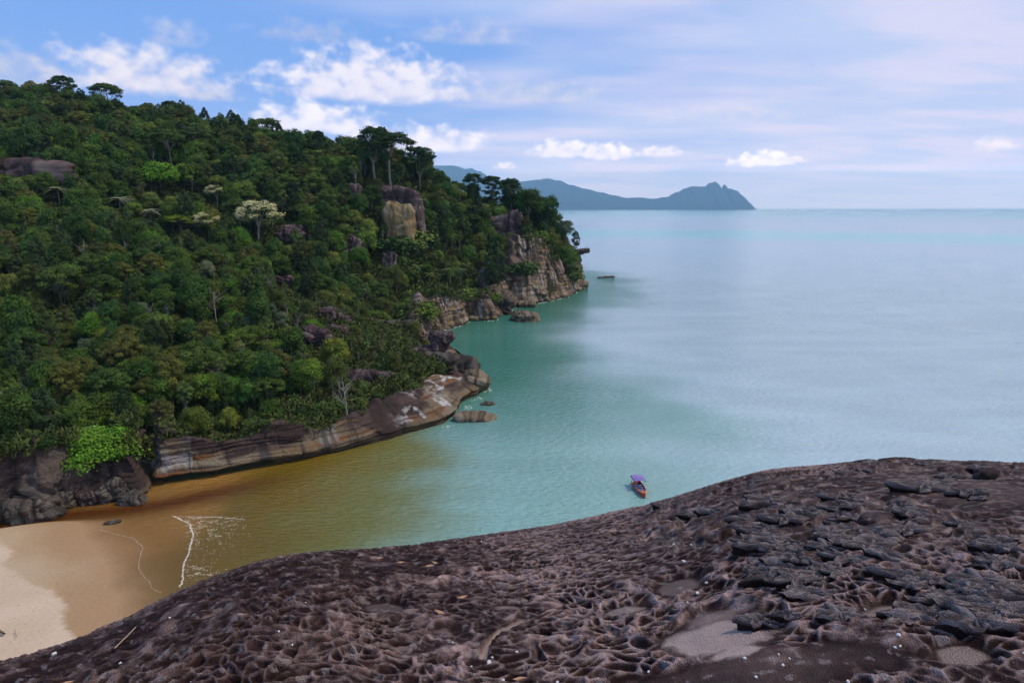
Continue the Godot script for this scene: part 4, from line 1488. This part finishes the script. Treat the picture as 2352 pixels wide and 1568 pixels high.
func make_rocks() -> void:
	hill_rock("long grey-brown overhanging rock ledge in the forest, at the photo's edge", 45, 394, 235, 44, 6.0, 3, 0, "the long rock ledge", -0.07, 4.0)
	hill_rock("purple-brown rock brow above the yellow cliff face", 912, 462, 112, 50, 5.0, 5, 0, "the rock brow above the yellow cliff", 0.0, 4.0)
	hill_rock("yellow and cream bare cliff face among the trees", 918, 520, 64, 92, 5.0, 6, 4, "the yellow cliff face", 0.03, 5.0)
	hill_rock("dark streaked slab leaning beside the yellow cliff face", 958, 524, 38, 78, 4.0, 7, 0, "the dark slab beside the yellow cliff", 0.14, 4.5)
	hill_rock("small purple-brown boulder high in the forest", 822, 458, 30, 52, 3.0, 8, 0, "the small boulder high in the forest", 0.15)
	hill_rock("pinkish boulder behind the cream flowering tree", 668, 542, 66, 42, 4.0, 9, 0, "the pinkish boulder")
	hill_rock("layered pale rock with a dark cap and undercut base", 812, 576, 46, 50, 4.0, 10, 3, "the layered pale rock", 0.0, 5.0)
	hill_rock("small grey rock face above the palms", 896, 602, 34, 36, 3.0, 12, 3, "the small grey rock face", 0.0, 5.0)
	hill_rock("dark red boulder half hidden on the spur crest", 655, 656, 76, 42, 3.5, 13, 0, "the dark red boulder")
	hill_rock("rounded purple boulder, uppermost of the spur's pile", 752, 724, 46, 32, 2.5, 14, 0, "the uppermost boulder of the pile", 0.1, 2.6)
	hill_rock("rounded purple boulder beside the uppermost one of the pile", 786, 738, 36, 28, 2.0, 15, 0, "the boulder pile", -0.1, 2.6)
	hill_rock("brown boulder in the middle of the spur's pile", 770, 760, 56, 26, 2.0, 16, 0, "the middle of the boulder pile", 0.05, 2.8)
	hill_rock("large purple-grey boulder, lowest of the spur's pile", 726, 782, 72, 52, 3.0, 17, 0, "the lowest boulder of the pile", -0.1, 3.0)
	hill_rock("brown rock shelf behind the point's scrub", 890, 750, 140, 30, 3.0, 18, 2, "the brown rock shelf", 0.03, 4.0)
	hill_rock("low dark rocks among the scrub of the point", 850, 864, 130, 30, 1.8, 19, 0, "the low dark rocks of the point", 0.02, 2.8)
	hill_rock("tall reddish streaked slab at the top of the far cliff", 1165, 530, 72, 66, 5.0, 20, 0, "the reddish slab on the far cliff", 0.12, 4.0)
	# the stack on the point
	var st := hit(995, 838)
	lone_rock("boulder", "dark rounded boulder at the foot of the point's rock stack", st + Vector3(-3.4, 2.2, 0.5), Vector3(4.0, 2.6, 2.6), 21, 0, 0.3, 0.0, "the rock stack")
	lone_rock("boulder", "dark boulder in the middle of the point's rock stack", st + Vector3(1.2, 3.6, -1.0), Vector3(2.3, 3.2, 2.1), 22, 0, 0.8)
	lone_rock("boulder", "mushroom-like dark boulder on top of the point's rock stack", st + Vector3(2.0, 7.2, -1.2), Vector3(3.1, 1.7, 2.2), 23, 0, 0.1, -0.12)
	lone_rock("boulder", "long dark brown rock with white patches on the point's crest", st + Vector3(4.6, 0.4, 4.5), Vector3(7.0, 3.2, 5.0), 24, 2, 0.25, -0.1)
	# rocks in the water
	lone_rock("sea_rock", "tan islet rock standing alone off the far cliffs", on_sea(1208, 736) + Vector3(0, 0.8, 0), Vector3(5.6, 3.0, 4.4), 31, 1, 0.2)
	lone_rock("sea_rock", "low dark reef rock out beyond the headland's tip", on_sea(1398, 637), Vector3(3.2, 1.0, 2.4), 32, 2)
	lone_rock("sea_rock", "smaller low reef rock beside the one beyond the tip", on_sea(1380, 638), Vector3(2.6, 0.6, 2.0), 33, 2)
	lone_rock("sea_rock", "flat pale tan rock in the water off the point", on_sea(1096, 962), Vector3(4.6, 1.35, 2.6), 34, 1, 0.15, -0.1)
	lone_rock("sea_rock", "low brown rock just awash behind the flat pale rock", on_sea(1122, 928) + Vector3(0, -0.1, 0), Vector3(1.9, 0.5, 1.3), 35, 2)
	lone_rock("sea_rock", "big tan sloping boulder at the end of the point", on_sea(1086, 896) + Vector3(-0.3, 1.5, -2.0), Vector3(3.6, 3.8, 5.0), 36, 1, 0.3, -0.35)
	lone_rock("sea_rock", "flat tan rock at the foot of the far cove cliff", on_sea(1004, 768), Vector3(4.4, 1.2, 3.0), 37, 1)
	lone_rock("sea_rock", "tan boulder below the dark crack in the far cliff", on_sea(1210, 704) + Vector3(0, 0.6, 0), Vector3(4.4, 2.0, 4.0), 38, 1)
	lone_rock("sea_rock", "jutting pointed rock at the far tip of the headland", Vector3(42.5, 18.6, -436.0), Vector3(4.8, 1.7, 4.5), 39, 2, 0.0, 0.16, "the tip of the headland")
	lone_rock("sea_rock", "low tan rock at the foot of the headland's tip", on_sea(1326, 662) + Vector3(0, 1.5, 0), Vector3(6.0, 3.6, 6.0), 40, 1)
	lone_rock("sea_rock", "grey boulder low on the waterline below the far scrub", on_sea(1148, 722) + Vector3(-1, 3.0, -4), Vector3(7.0, 5.0, 6.0), 41, 2, 0.4)
	lone_rock("boulder", "bare purple-brown boulder at the base of the far cliff", on_sea(1112, 730) + Vector3(0, 12.0, -22), Vector3(3.0, 6.0, 3.0), 42, 0, 0.0, 0.2)
	# the cove
	lone_rock("boulder", "large grey-brown boulder lying on the sand beside the stream", on_sea(72, 1185) + Vector3(0, 0.9, 0), Vector3(3.9, 2.0, 2.6), 51, 2, 0.25, 0.1)
	lone_rock("boulder", "smaller grey-brown boulder behind the large one by the stream", on_sea(130, 1165) + Vector3(0, 0.9, 0), Vector3(2.3, 1.5, 1.8), 52, 2, 0.6, 0.15)
	lone_rock("boulder", "tilted grey boulder across the stream under the bright tree", on_sea(262, 1148) + Vector3(0, 1.4, 0), Vector3(2.2, 1.5, 1.6), 53, 2, 0.5, 0.5)
	lone_rock("boulder", "dark low boulder beside the tilted grey one", on_sea(305, 1152) + Vector3(0, 0.5, 0), Vector3(2.1, 1.1, 1.5), 54, 2, 0.2)
	lone_rock("boulder", "dark squat boulder at the mouth of the cave", on_sea(215, 1152) + Vector3(0, 0.7, 0), Vector3(1.8, 1.2, 1.5), 55, 0, 0.9)
	lone_rock("boulder", "small dark stone lying on the stream's sand bar", on_sea(258, 1200) + Vector3(0, 0.05, 0), Vector3(0.9, 0.25, 0.5), 56, 2, 0.3)
	marks.append(["the boulders by the stream", 130, 1150])
	marks.append(["the dark cave by the stream", 345, 1080])
	marks.append(["the pale bulging cliff by the brown water", 640, 1000])
	marks.append(["the far sea cliff", 1230, 600])
	marks.append(["the far cove cliff", 1010, 690])

func make_special_trees() -> void:
	# [kind, picture x, y of the foot, y of the top, tint, label, phrase, name]
	for t in [["blossom", 600, 572, 468, 0, "cream-flowering tree on pale twin trunks below the ridge", "the big cream-flowering tree", ""],
			["blossom", 478, 560, 492, 0, "small crooked pale-flowering tree left of the big cream one", "the crooked pale-flowering tree", ""],
			["blossom", 497, 480, 430, 0, "cream-topped tree higher on the slope than the other flowering ones", "the cream-topped tree", ""],
			["bare", 648, 508, 452, 0, "pale bare twin-branched tree behind the big cream-flowering one", "the pale bare tree", ""],
			["bare", 500, 760, 655, 0, "thin bare grey tree on the near spur", "the thin bare grey tree", ""],
			["bare", 800, 985, 850, 0, "leafless grey tree above the near cliff", "the leafless tree above the near cliff", ""],
			["palm_pale", 276, 496, 452, 0, "pale silvery palm, larger of the two grey palms on the slope", "the larger silvery palm", ""],
			["palm_pale", 347, 520, 482, 0, "pale silvery palm, smaller of the two grey palms on the slope", "the smaller silvery palm", ""],
			["palm_pale", 136, 478, 430, 5, "withered brownish palm just under the long rock ledge", "the withered palm", ""],
			["emergent_a", 390, 402, 305, 2, "tall tree with a straight bare trunk and flat olive crown", "the straight-trunked tree", ""],
			["emergent_a", 452, 395, 300, 5, "tall brownish tree with a leaning bare trunk", "the leaning-trunked tree", ""],
			["bright", 372, 448, 378, 4, "fresh green domed tree in the middle of the slope", "the fresh green domed tree", ""],
			["broad_b", 440, 450, 378, 4, "light green domed tree beside the fresh green one", "the light green domed tree", ""],
			["tier_b", 415, 560, 498, 2, "yellow-olive flat-topped tree on the spur crest", "the yellow-olive flat-topped tree", ""],
			["tier_a", 145, 720, 616, 0, "dark green broad flat-layered tree on the near slope", "the broad layered tree of the near slope", ""],
			["emergent_b", 150, 262, 183, 3, "tall dark clumped tree breaking the skyline", "the tall dark skyline tree", ""],
			["emergent_a", 250, 278, 200, 2, "pale grey-green umbrella tree standing on the skyline", "the pale umbrella tree on the skyline", ""],
			["tier_a", 20, 245, 190, 3, "dark tree on the skyline above the long rock ledge", "the first skyline tree", ""],
			["emergent_b", 394, 300, 238, 0, "round dark tree with gaps in its crown on the skyline", "the gappy skyline tree", ""],
			["broad_a", 425, 305, 246, 0, "full round tree beside the gappy one on the skyline", "the full round skyline tree", ""],
			["casuarina", 533, 312, 258, 3, "small pointed conifer-like tree on the skyline", "the pointed skyline tree", ""],
			["tier_b", 610, 335, 276, 1, "dark arched umbrella tree on the skyline", "the arched umbrella tree on the skyline", ""],
			["emergent_b", 866, 430, 302, 1, "tallest umbrella tree of the ridge with several bare trunks", "the tallest ridge tree", ""],
			["emergent_a", 900, 440, 312, 1, "second tall umbrella tree beside the tallest on the ridge", "the tallest ridge pair", ""],
			["emergent_b", 968, 450, 346, 3, "dark tall tree with clumped crown before the blue mountains", "the dark clump-crowned ridge tree", ""],
			["emergent_b", 1086, 470, 402, 3, "dark clump-crowned tree standing in front of the blue mountain", "the clumped tree before the mountain", ""],
			["emergent_b", 1130, 480, 408, 1, "dark tree with upswept clumps near the headland's end", "the upswept dark tree", ""],
			["emergent_b", 1172, 490, 414, 3, "broad dark tree near the headland's end", "the broad dark tree of the headland's end", ""],
			["broad_a", 1215, 520, 440, 1, "full dark tree above the far sea cliff", "the full dark tree above the far cliff", ""],
			["broad_c", 1256, 560, 458, 1, "dense dark tree, last large one before the headland's tip", "the last large dark tree", ""],
			["grey_a", 1298, 560, 508, 3, "small grey-green open tree near the headland's tip", "the small grey tree near the tip", ""],
			["casuarina", 1322, 580, 532, 0, "small tree leaning out over the headland's tip", "the leaning tree of the tip", ""],
			["casuarina", 1140, 690, 560, 0, "dark feathery casuarina with a slanting trunk before the far cliff", "the casuarina before the far cliff", ""],
			["broad_a", 1300, 640, 570, 4, "green bushy tree on the seaward end of the far cliff", "the bushy tree on the seaward cliff", ""],
			["shrub_c", 896, 590, 538, 1, "dark bush at the left foot of the yellow cliff face", "the bush left of the yellow cliff", ""],
			["shrub_a", 938, 592, 548, 0, "green bush growing at the foot of the yellow cliff face", "the bush below the yellow cliff", ""],
			["shrub_a", 972, 580, 526, 4, "fresh green bush at the foot of the dark slab", "the bush below the dark slab", ""],
			["fine_a", 872, 520, 478, 1, "small tree hugging the left edge of the yellow cliff face", "the small tree left of the yellow cliff", ""],
			["broad_c", 988, 545, 486, 4, "bushy tree hugging the right edge of the dark slab", "the tree right of the dark slab", ""],
			["shrub_a", 966, 742, 690, 4, "fresh green bush hanging at the corner of the far cove cliff", "the bush at the far cove corner", ""],
			["shrub_c", 984, 712, 662, 0, "green bush on the brow of the far cove cliff's corner", "the bush on the far cove brow", ""],
			["shrub_a", 1078, 702, 660, 4, "bright green scrub spilling over the low cliffs of the cove", "the scrub over the low cliffs", ""],
			["shrub_b", 1112, 692, 654, 2, "yellowish scrub above the low cliffs of the cove", "the yellowish scrub of the cove", ""],
			["shrub_a", 1134, 700, 672, 4, "vivid green tuft of scrub at the end of the low cliffs", "the vivid green scrub", ""],
			["fine_a", 1270, 590, 540, 4, "small green tree growing from the face of the far cliff", "the small tree in the far cliff face", ""],
			["shrub_c", 1186, 640, 596, 1, "dark bush clinging to the left part of the far cliff face", "the dark bush on the far cliff", ""],
			["shrub_a", 1308, 650, 606, 0, "green bush hanging on the seaward end of the far cliff", "the bush hanging on the far cliff", ""],
			["shrub_a", 1240, 560, 528, 4, "green scrub spilling over the top of the far cliff", "the scrub topping the far cliff", ""],
			["bright", 236, 1112, 982, 4, "bright green leafy tree leaning out of the dark cove cliff", "the bright green cove tree", ""]]:
		var p := hit(t[1], t[2])
		if t[0] == "bright" and t[2] > 1000:
			p = on_sea(232, 1120) + Vector3(0, 1.5, -1.0)
			p.z = -107.0
			p.x = -66.6
		var k := -p.z / FOCAL * 1.02
		var tall: float = (t[2] - t[3]) * k
		var base: Dictionary = kinds[t[0]]
		var size: float = tall / base.h
		var o := plant(t[0], p, size, 1.3 * t[1], t[4], t[5], "")
		var wide := 1.0
		if (t[0] as String).begins_with("emergent"):
			wide = 1.3 if t[3] < 260 or t[1] > 800 else 1.2
		elif t[0] in ["palm_pale", "bright"] or (t[0] as String).begins_with("shrub"):
			wide = 1.35
		o.scale = Vector3(size * wide, size, size * wide)
		var s := seen_at(p + Vector3(0, tall * 0.6, 0))
		marks.append([t[6], s.x, s.y])
		if t[3] > 300 or t[0] == "bare":
			clear.append([t[1], t[2] - (t[2] - t[3]) * 0.5, base.w * size / k * 0.62, (t[2] - t[3]) * 0.42, -p.z - 2.0])

func make_litter() -> void:
	rng.seed = 400
	# white stones, each a small lump
	var here := marks
	marks = [["the sandy hollow", 1640, 1450], ["the curved pale groove", 1150, 1450], ["the dark hole", 1246, 1446], ["the flat-topped rim rock", 1183, 1202], ["the moored boat", 1468, 1130], ["the thin twig", 288, 1470], ["the grey plates", 1800, 1300], ["the right-hand rock lump", 2290, 1470], ["the small upper sand patch", 1560, 1335], ["the beach edge", 60, 1500]]
	var asked := []
	var stone := []
	for k in 5:
		stone.append(rock_mesh(Vector3(1, 0.7, 0.85), 60 + k, Color(0.62, 0.60, 0.58), Color(0.74, 0.72, 0.70), Color(0.45, 0.42, 0.40), 0.1, 5, 0.3))
	for p in [[124, 1508, 13], [275, 1522, 9], [390, 1428, 8], [657, 1285, 9], [700, 1382, 11], [640, 1456, 7], [670, 1472, 8], [440, 1560, 10], [1187, 1497, 10], [1123, 1523, 15], [1130, 1502, 8], [1082, 1524, 9], [1040, 1478, 8], [1155, 1560, 12], [1183, 1698, 12], [1280, 1565, 11], [1490, 1535, 10],
			[1712, 1500, 14], [1738, 1540, 12], [1548, 1258, 9], [1588, 1252, 9], [1570, 1290, 12], [1602, 1352, 14], [1580, 1380, 9], [1623, 1331, 10], [1972, 1408, 16], [2064, 1462, 13], [2070, 1472, 9], [2058, 1478, 11], [1955, 1566, 9], [1950, 1552, 12], [1908, 1555, 8], [1990, 1380, 8], [1830, 1200, 7],
			[2352, 1500, 9], [1040, 1200, 7], [1010, 1330, 8], [900, 1440, 20], [1300, 1480, 8], [1400, 1290, 7], [1105, 1240, 6], [1250, 1222, 6], [1340, 1196, 6], [1800, 1515, 10], [1815, 1500, 8], [1790, 1490, 8]]:
		if p[1] > 1566:
			continue
		asked.append(["stone", p[0], p[1]])
		var q := on_dome(p[0], p[1])
		var g := dome(q.x, -q.z)
		var o := obj("stone", stone[rng.randi() % 5], M.pale)
		var s: float = p[2] * 0.31 / FOCAL * q.distance_to(Vector3(0, EYE, 0))
		o.position = Vector3(q.x, g[0] + s * 0.3, q.z)
		o.scale = Vector3.ONE * s
		o.rotation.y = rng.randf() * TAU
		asked[-1].append(o)
	var said := place_labels(asked)
	for i in asked.size():
		tag(asked[i][3], said[i], "stone", "white stones on the rock dome")
	asked = []
	# dry leaves and a twig
	for p in [[150, 1565], [1000, 1290], [985, 1300], [870, 1282], [582, 1424], [920, 1288], [1195, 1556], [1010, 1412], [1062, 1372]]:
		if p[1] > 1566:
			continue
		var q := on_dome(p[0], p[1])
		begin()
		add_leaf(Vector3.ZERO, Vector3(0.1, 1, 0.2).normalized(), Vector3(1, 0.1, rng.randf_range(-0.6, 0.6)), 0.035, 0.012, Color(0.38, 0.22, 0.13))
		var o := obj("dry_leaf", finish(), M.pale)
		o.position = Vector3(q.x, dome(q.x, -q.z)[0] + 0.012, q.z)
		asked.append(["dry_leaf", p[0], p[1], o])
	said = place_labels(asked)
	for i in asked.size():
		tag(asked[i][3], said[i], "leaf", "dry leaves on the rock dome")
	marks = here
	begin()
	var a := on_dome(262, 1490)
	var b := on_dome(312, 1452)
	a.y = dome(a.x, -a.z)[0] + 0.02
	b.y = dome(b.x, -b.z)[0] + 0.03
	add_tube(bent(a, b, 0.03, 5), 0.004, 0.003, Color(0.36, 0.27, 0.19), 5)
	tag(obj("twig", finish(true), M.bark), "thin straight pale twig lying on the rock dome", "twig")
	begin()
	var l := on_sea(8, 1462)
	add_tube(bent(l + Vector3(-2.4, 0.75, -0.6), l + Vector3(0.4, 0.62, 0.4), 0.06, 6), 0.2, 0.12, Color(0.12, 0.085, 0.07), 8)
	tag(obj("driftwood_log", finish(true), M.bark), "short dark driftwood log on the dry sand", "log")
	begin()
	var w := on_sea(36, 1466)
	add_tube(bent(w + Vector3(-0.5, 0.68, -0.6), w + Vector3(0.6, 0.66, 0.7), 0.1, 6), 0.035, 0.02, Color(0.2, 0.15, 0.11), 6)
	tag(obj("driftwood_stick", finish(true), M.bark), "thin curved stick beside the driftwood log", "stick")
	begin()
	for k in 150:
		var px := rng.randf_range(0, 330)
		var p := on_sea(px, rng.randf_range(1240, 1480), 0.5)
		if dry(p.x, p.z) < 0.12:
			continue
		p.y = dry(p.x, p.z) + 0.02
		add_leaf(p, (Vector3.UP + spot() * 0.3).normalized(), spot(), rng.randf_range(0.04, 0.16), rng.randf_range(0.015, 0.05), Color(0.16, 0.11, 0.075) * rng.randf_range(0.6, 1.6))
	var lit := obj("beach_debris", finish(), M.pale)
	lit.set_meta("kind", "stuff")
	lit.set_meta("label", "dark bits of leaf and wood strewn over the sand")
	# lumps that break the rim of the dome
	for p in [[1183, 1202, 22, 14, "squat flat-topped rock knob on the dome's rim"], [2262, 1092, 40, 20, "dark rock lump on the high part of the dome"]]:
		var q := on_dome(p[0], p[1] + 6)
		var k := q.distance_to(Vector3(0, EYE, 0)) / FOCAL
		var o := obj("rock_stump", rock_mesh(Vector3(p[2] * 0.5 * k, p[3] * 0.62 * k, p[2] * 0.45 * k), 70 + int(p[0]) % 7, Color(0.07, 0.05, 0.05), Color(0.12, 0.09, 0.088), Color(0.04, 0.03, 0.03), 0.5, 14), M.dome)
		o.position = Vector3(q.x, dome(q.x, -q.z)[0] + p[3] * 0.3 * k, q.z)
		tag(o, p[4], "rock")

func plate_mesh(k: int) -> ArrayMesh:           # a flake of harder stone, one metre across, undercut all round
	var v := PackedVector3Array()
	var col := PackedColorArray()
	var n := 22
	var rings := [[0.0, 0.8], [0.4, 0.85], [0.74, 0.95], [0.93, 0.9], [1.0, 0.55], [0.97, 0.1], [0.82, -0.4], [0.78, -2.2]]
	var reach := PackedFloat32Array()
	for i in n:
		reach.append((0.80 + 0.9 * n_fine.get_noise_2d(cos(TAU * i / n) * 20.0 + k * 91.0, sin(TAU * i / n) * 20.0)) * rng.randf_range(0.82, 1.14))
	for i in n + 1:
		var an := TAU * (i % n) / n
		for r in rings:
			var e: float = reach[i % n] * r[0]
			var bump := n_fine.get_noise_2d(cos(an) * e * 110.0 + k * 37.0, sin(an) * e * 110.0)
			v.append(Vector3(cos(an) * e * 0.5, (r[1] + bump * 1.3) * 0.10, sin(an) * e * 0.5))
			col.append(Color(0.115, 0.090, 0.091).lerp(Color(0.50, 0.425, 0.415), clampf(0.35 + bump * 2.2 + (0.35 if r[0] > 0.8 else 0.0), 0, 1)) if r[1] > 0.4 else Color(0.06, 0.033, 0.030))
	return surface(v, grid_index(n + 1, rings.size(), true), col, null, false)

func make_plates(ground_rock: Node3D) -> void:
	rng.seed = 500
	var flakes := []
	for k in 10:
		flakes.append(plate_mesh(k))
	var spots := [[1590, 1190, 60], [1525, 1168, 40], [1640, 1180, 70], [1770, 1165, 110], [1850, 1180, 90], [1720, 1200, 80], [1740, 1230, 70], [1745, 1265, 90], [1770, 1300, 95], [1830, 1340, 95], [1780, 1325, 60], [2120, 1130, 95], [2160, 1112, 60], [2185, 1100, 50],
			[2250, 1090, 40], [1995, 1085, 40], [2120, 1068, 34], [1810, 1098, 30], [1690, 1110, 34], [1950, 1090, 36], [2120, 1400, 140], [2280, 1400, 130], [1900, 1260, 70], [2240, 1440, 110]]
	for k in 150:
		var px := rng.randf_range(1700, 2360)
		var py := rng.randf_range(1140, 1420)
		if (absf(py - (1190.0 + (px - 1700.0) * 0.22)) < 95.0 and rng.randf() < 0.8) or rng.randf() < 0.2:
			spots.append([px, py, rng.randf_range(34, 95) * (0.75 + (py - 1140.0) / 500.0)])
	for p in spots:
		var q := on_dome(p[0], p[1])
		var wide: float = p[2] / FOCAL * q.distance_to(Vector3(0, EYE, 0))
		var o := MeshInstance3D.new()
		o.name = "rock_plate"
		o.mesh = flakes[rng.randi() % 10]
		o.material_override = M.dome
		ground_rock.add_child(o, true)
		var thick := wide * rng.randf_range(0.7, 1.25)
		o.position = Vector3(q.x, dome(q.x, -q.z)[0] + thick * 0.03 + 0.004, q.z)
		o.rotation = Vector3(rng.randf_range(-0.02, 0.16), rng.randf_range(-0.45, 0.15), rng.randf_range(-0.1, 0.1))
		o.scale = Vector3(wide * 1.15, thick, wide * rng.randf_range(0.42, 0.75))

# ---------------------------------------------------------------- everything
func _ready() -> void:
	var cam := Camera3D.new()
	cam.name = "camera"
	cam.fov = 52.21
	cam.near = 0.1
	cam.far = 60000.0
	add_child(cam)
	cam.position = Vector3(0, EYE, 0)
	cam.rotation.x = -PITCH
	cam.current = true
	var env := Environment.new()
	env.background_mode = Environment.BG_SKY
	env.sky = make_sky()
	env.tonemap_mode = Environment.TONE_MAPPER_LINEAR
	env.tonemap_exposure = 1.0
	env.sdfgi_enabled = true
	env.ssao_enabled = true
	env.ssil_enabled = true
	env.fog_enabled = true
	env.fog_density = HAZE
	env.fog_light_color = Color(0.385, 0.73, 1.0).linear_to_srgb()
	var we := WorldEnvironment.new()
	we.name = "world"
	we.environment = env
	add_child(we)
	var sun := DirectionalLight3D.new()
	sun.name = "sun"
	sun.light_energy = 0.95
	sun.light_color = Color(1.0, 0.94, 0.84)
	sun.light_angular_distance = 1.5
	sun.shadow_enabled = true
	add_child(sun)
	sun.look_at_from_position(Vector3(0.72, 1.15, -0.05), Vector3.ZERO, Vector3.UP)

	n_soft = noise(FastNoiseLite.TYPE_SIMPLEX_SMOOTH, 0.01, 3, 2)
	n_fine = noise(FastNoiseLite.TYPE_SIMPLEX_SMOOTH, 0.04, 5, 6)
	var speck := noise(FastNoiseLite.TYPE_SIMPLEX_SMOOTH, 0.02, 6, 31)
	var relief := noise_tex(speck, 512, Color(0, 0, 0), Color(1, 1, 1))
	var mottle := noise_tex(noise(FastNoiseLite.TYPE_SIMPLEX_SMOOTH, 0.03, 5, 32), 512, Color(0.62, 0.62, 0.62), Color(1, 1, 1))
	var rock := mat("rock", 0.95, 0.2)
	rock.uv1_triplanar = true
	rock.uv1_world_triplanar = true
	rock.uv1_scale = Vector3.ONE * 0.22
	rock.albedo_texture = mottle
	rock.heightmap_enabled = true
	rock.heightmap_texture = relief
	rock.heightmap_scale = 22.0
	var dm := mat("dome", 0.8, 0.25)
	dm.uv1_triplanar = true
	dm.uv1_world_triplanar = true
	dm.uv1_scale = Vector3.ONE * 3.3
	dm.albedo_texture = noise_tex(noise(FastNoiseLite.TYPE_SIMPLEX_SMOOTH, 0.045, 6, 34), 1024, Color(0.42, 0.39, 0.385), Color(1, 1, 1))
	dm.heightmap_enabled = true
	dm.heightmap_texture = noise_tex(noise(FastNoiseLite.TYPE_SIMPLEX_SMOOTH, 0.03, 6, 35), 1024, Color(0, 0, 0), Color(1, 1, 1))
	dm.heightmap_scale = 1.3
	var sd := mat("sand", 0.9, 0.25)
	sd.uv1_triplanar = true
	sd.uv1_world_triplanar = true
	sd.uv1_scale = Vector3(0.16, 0.16, 0.16)
	sd.albedo_texture = noise_tex(noise(FastNoiseLite.TYPE_SIMPLEX_SMOOTH, 0.02, 6, 33), 512, Color(0.93, 0.925, 0.92), Color(1, 1, 1))
	sd.heightmap_enabled = true
	sd.heightmap_texture = relief
	sd.heightmap_scale = 5.0
	mat("bark", 0.95, 0.15)
	mat("foam", 0.8, 0.3)
	mat("paint", 0.45, 0.5)
	mat("cloth", 0.8, 0.3)
	mat("pale", 0.8, 0.3)
	var water := ORMMaterial3D.new()
	water.resource_name = "water"
	water.vertex_color_use_as_albedo = true
	water.metallic_specular = 0.34
	var gloss := Image.create(4, 4, false, Image.FORMAT_RGB8)
	gloss.fill(Color(1, 0.13, 0))
	water.orm_texture = ImageTexture.create_from_image(gloss)
	M["water"] = water
	water.transparency = BaseMaterial3D.TRANSPARENCY_ALPHA
	var wv := noise(FastNoiseLite.TYPE_SIMPLEX_SMOOTH, 0.022, 4, 41)
	wv.fractal_gain = 0.55
	var wt := NoiseTexture2D.new()
	wt.width = 1024
	wt.height = 1024
	wt.seamless = true
	wt.noise = wv
	water.heightmap_enabled = true
	water.heightmap_texture = wt
	water.heightmap_scale = 27.0

	make_shore()
	make_terrain()
	make_sea()
	make_beach()
	make_mountains()
	make_cliff("cove_cliff", "dark shaded sandstone cliff behind the stream", 0, 9, 0, 0.35, 0.3)
	make_cliff("point_cliff", "banded cream and brown cliff along the brown water", 9, 27, 1, 0.3, 0.16)
	make_cliff("headland_cliff", "tall tan streaked sea cliff of the far headland", 27, 45, 2, 0.5, 0.4)
	make_kinds()
	make_rocks()
	make_special_trees()
	make_forest()
	make_dome()
	make_plates(get_node("rock_ground"))
	make_boat()
	make_foam()
	make_wash()
	make_litter()
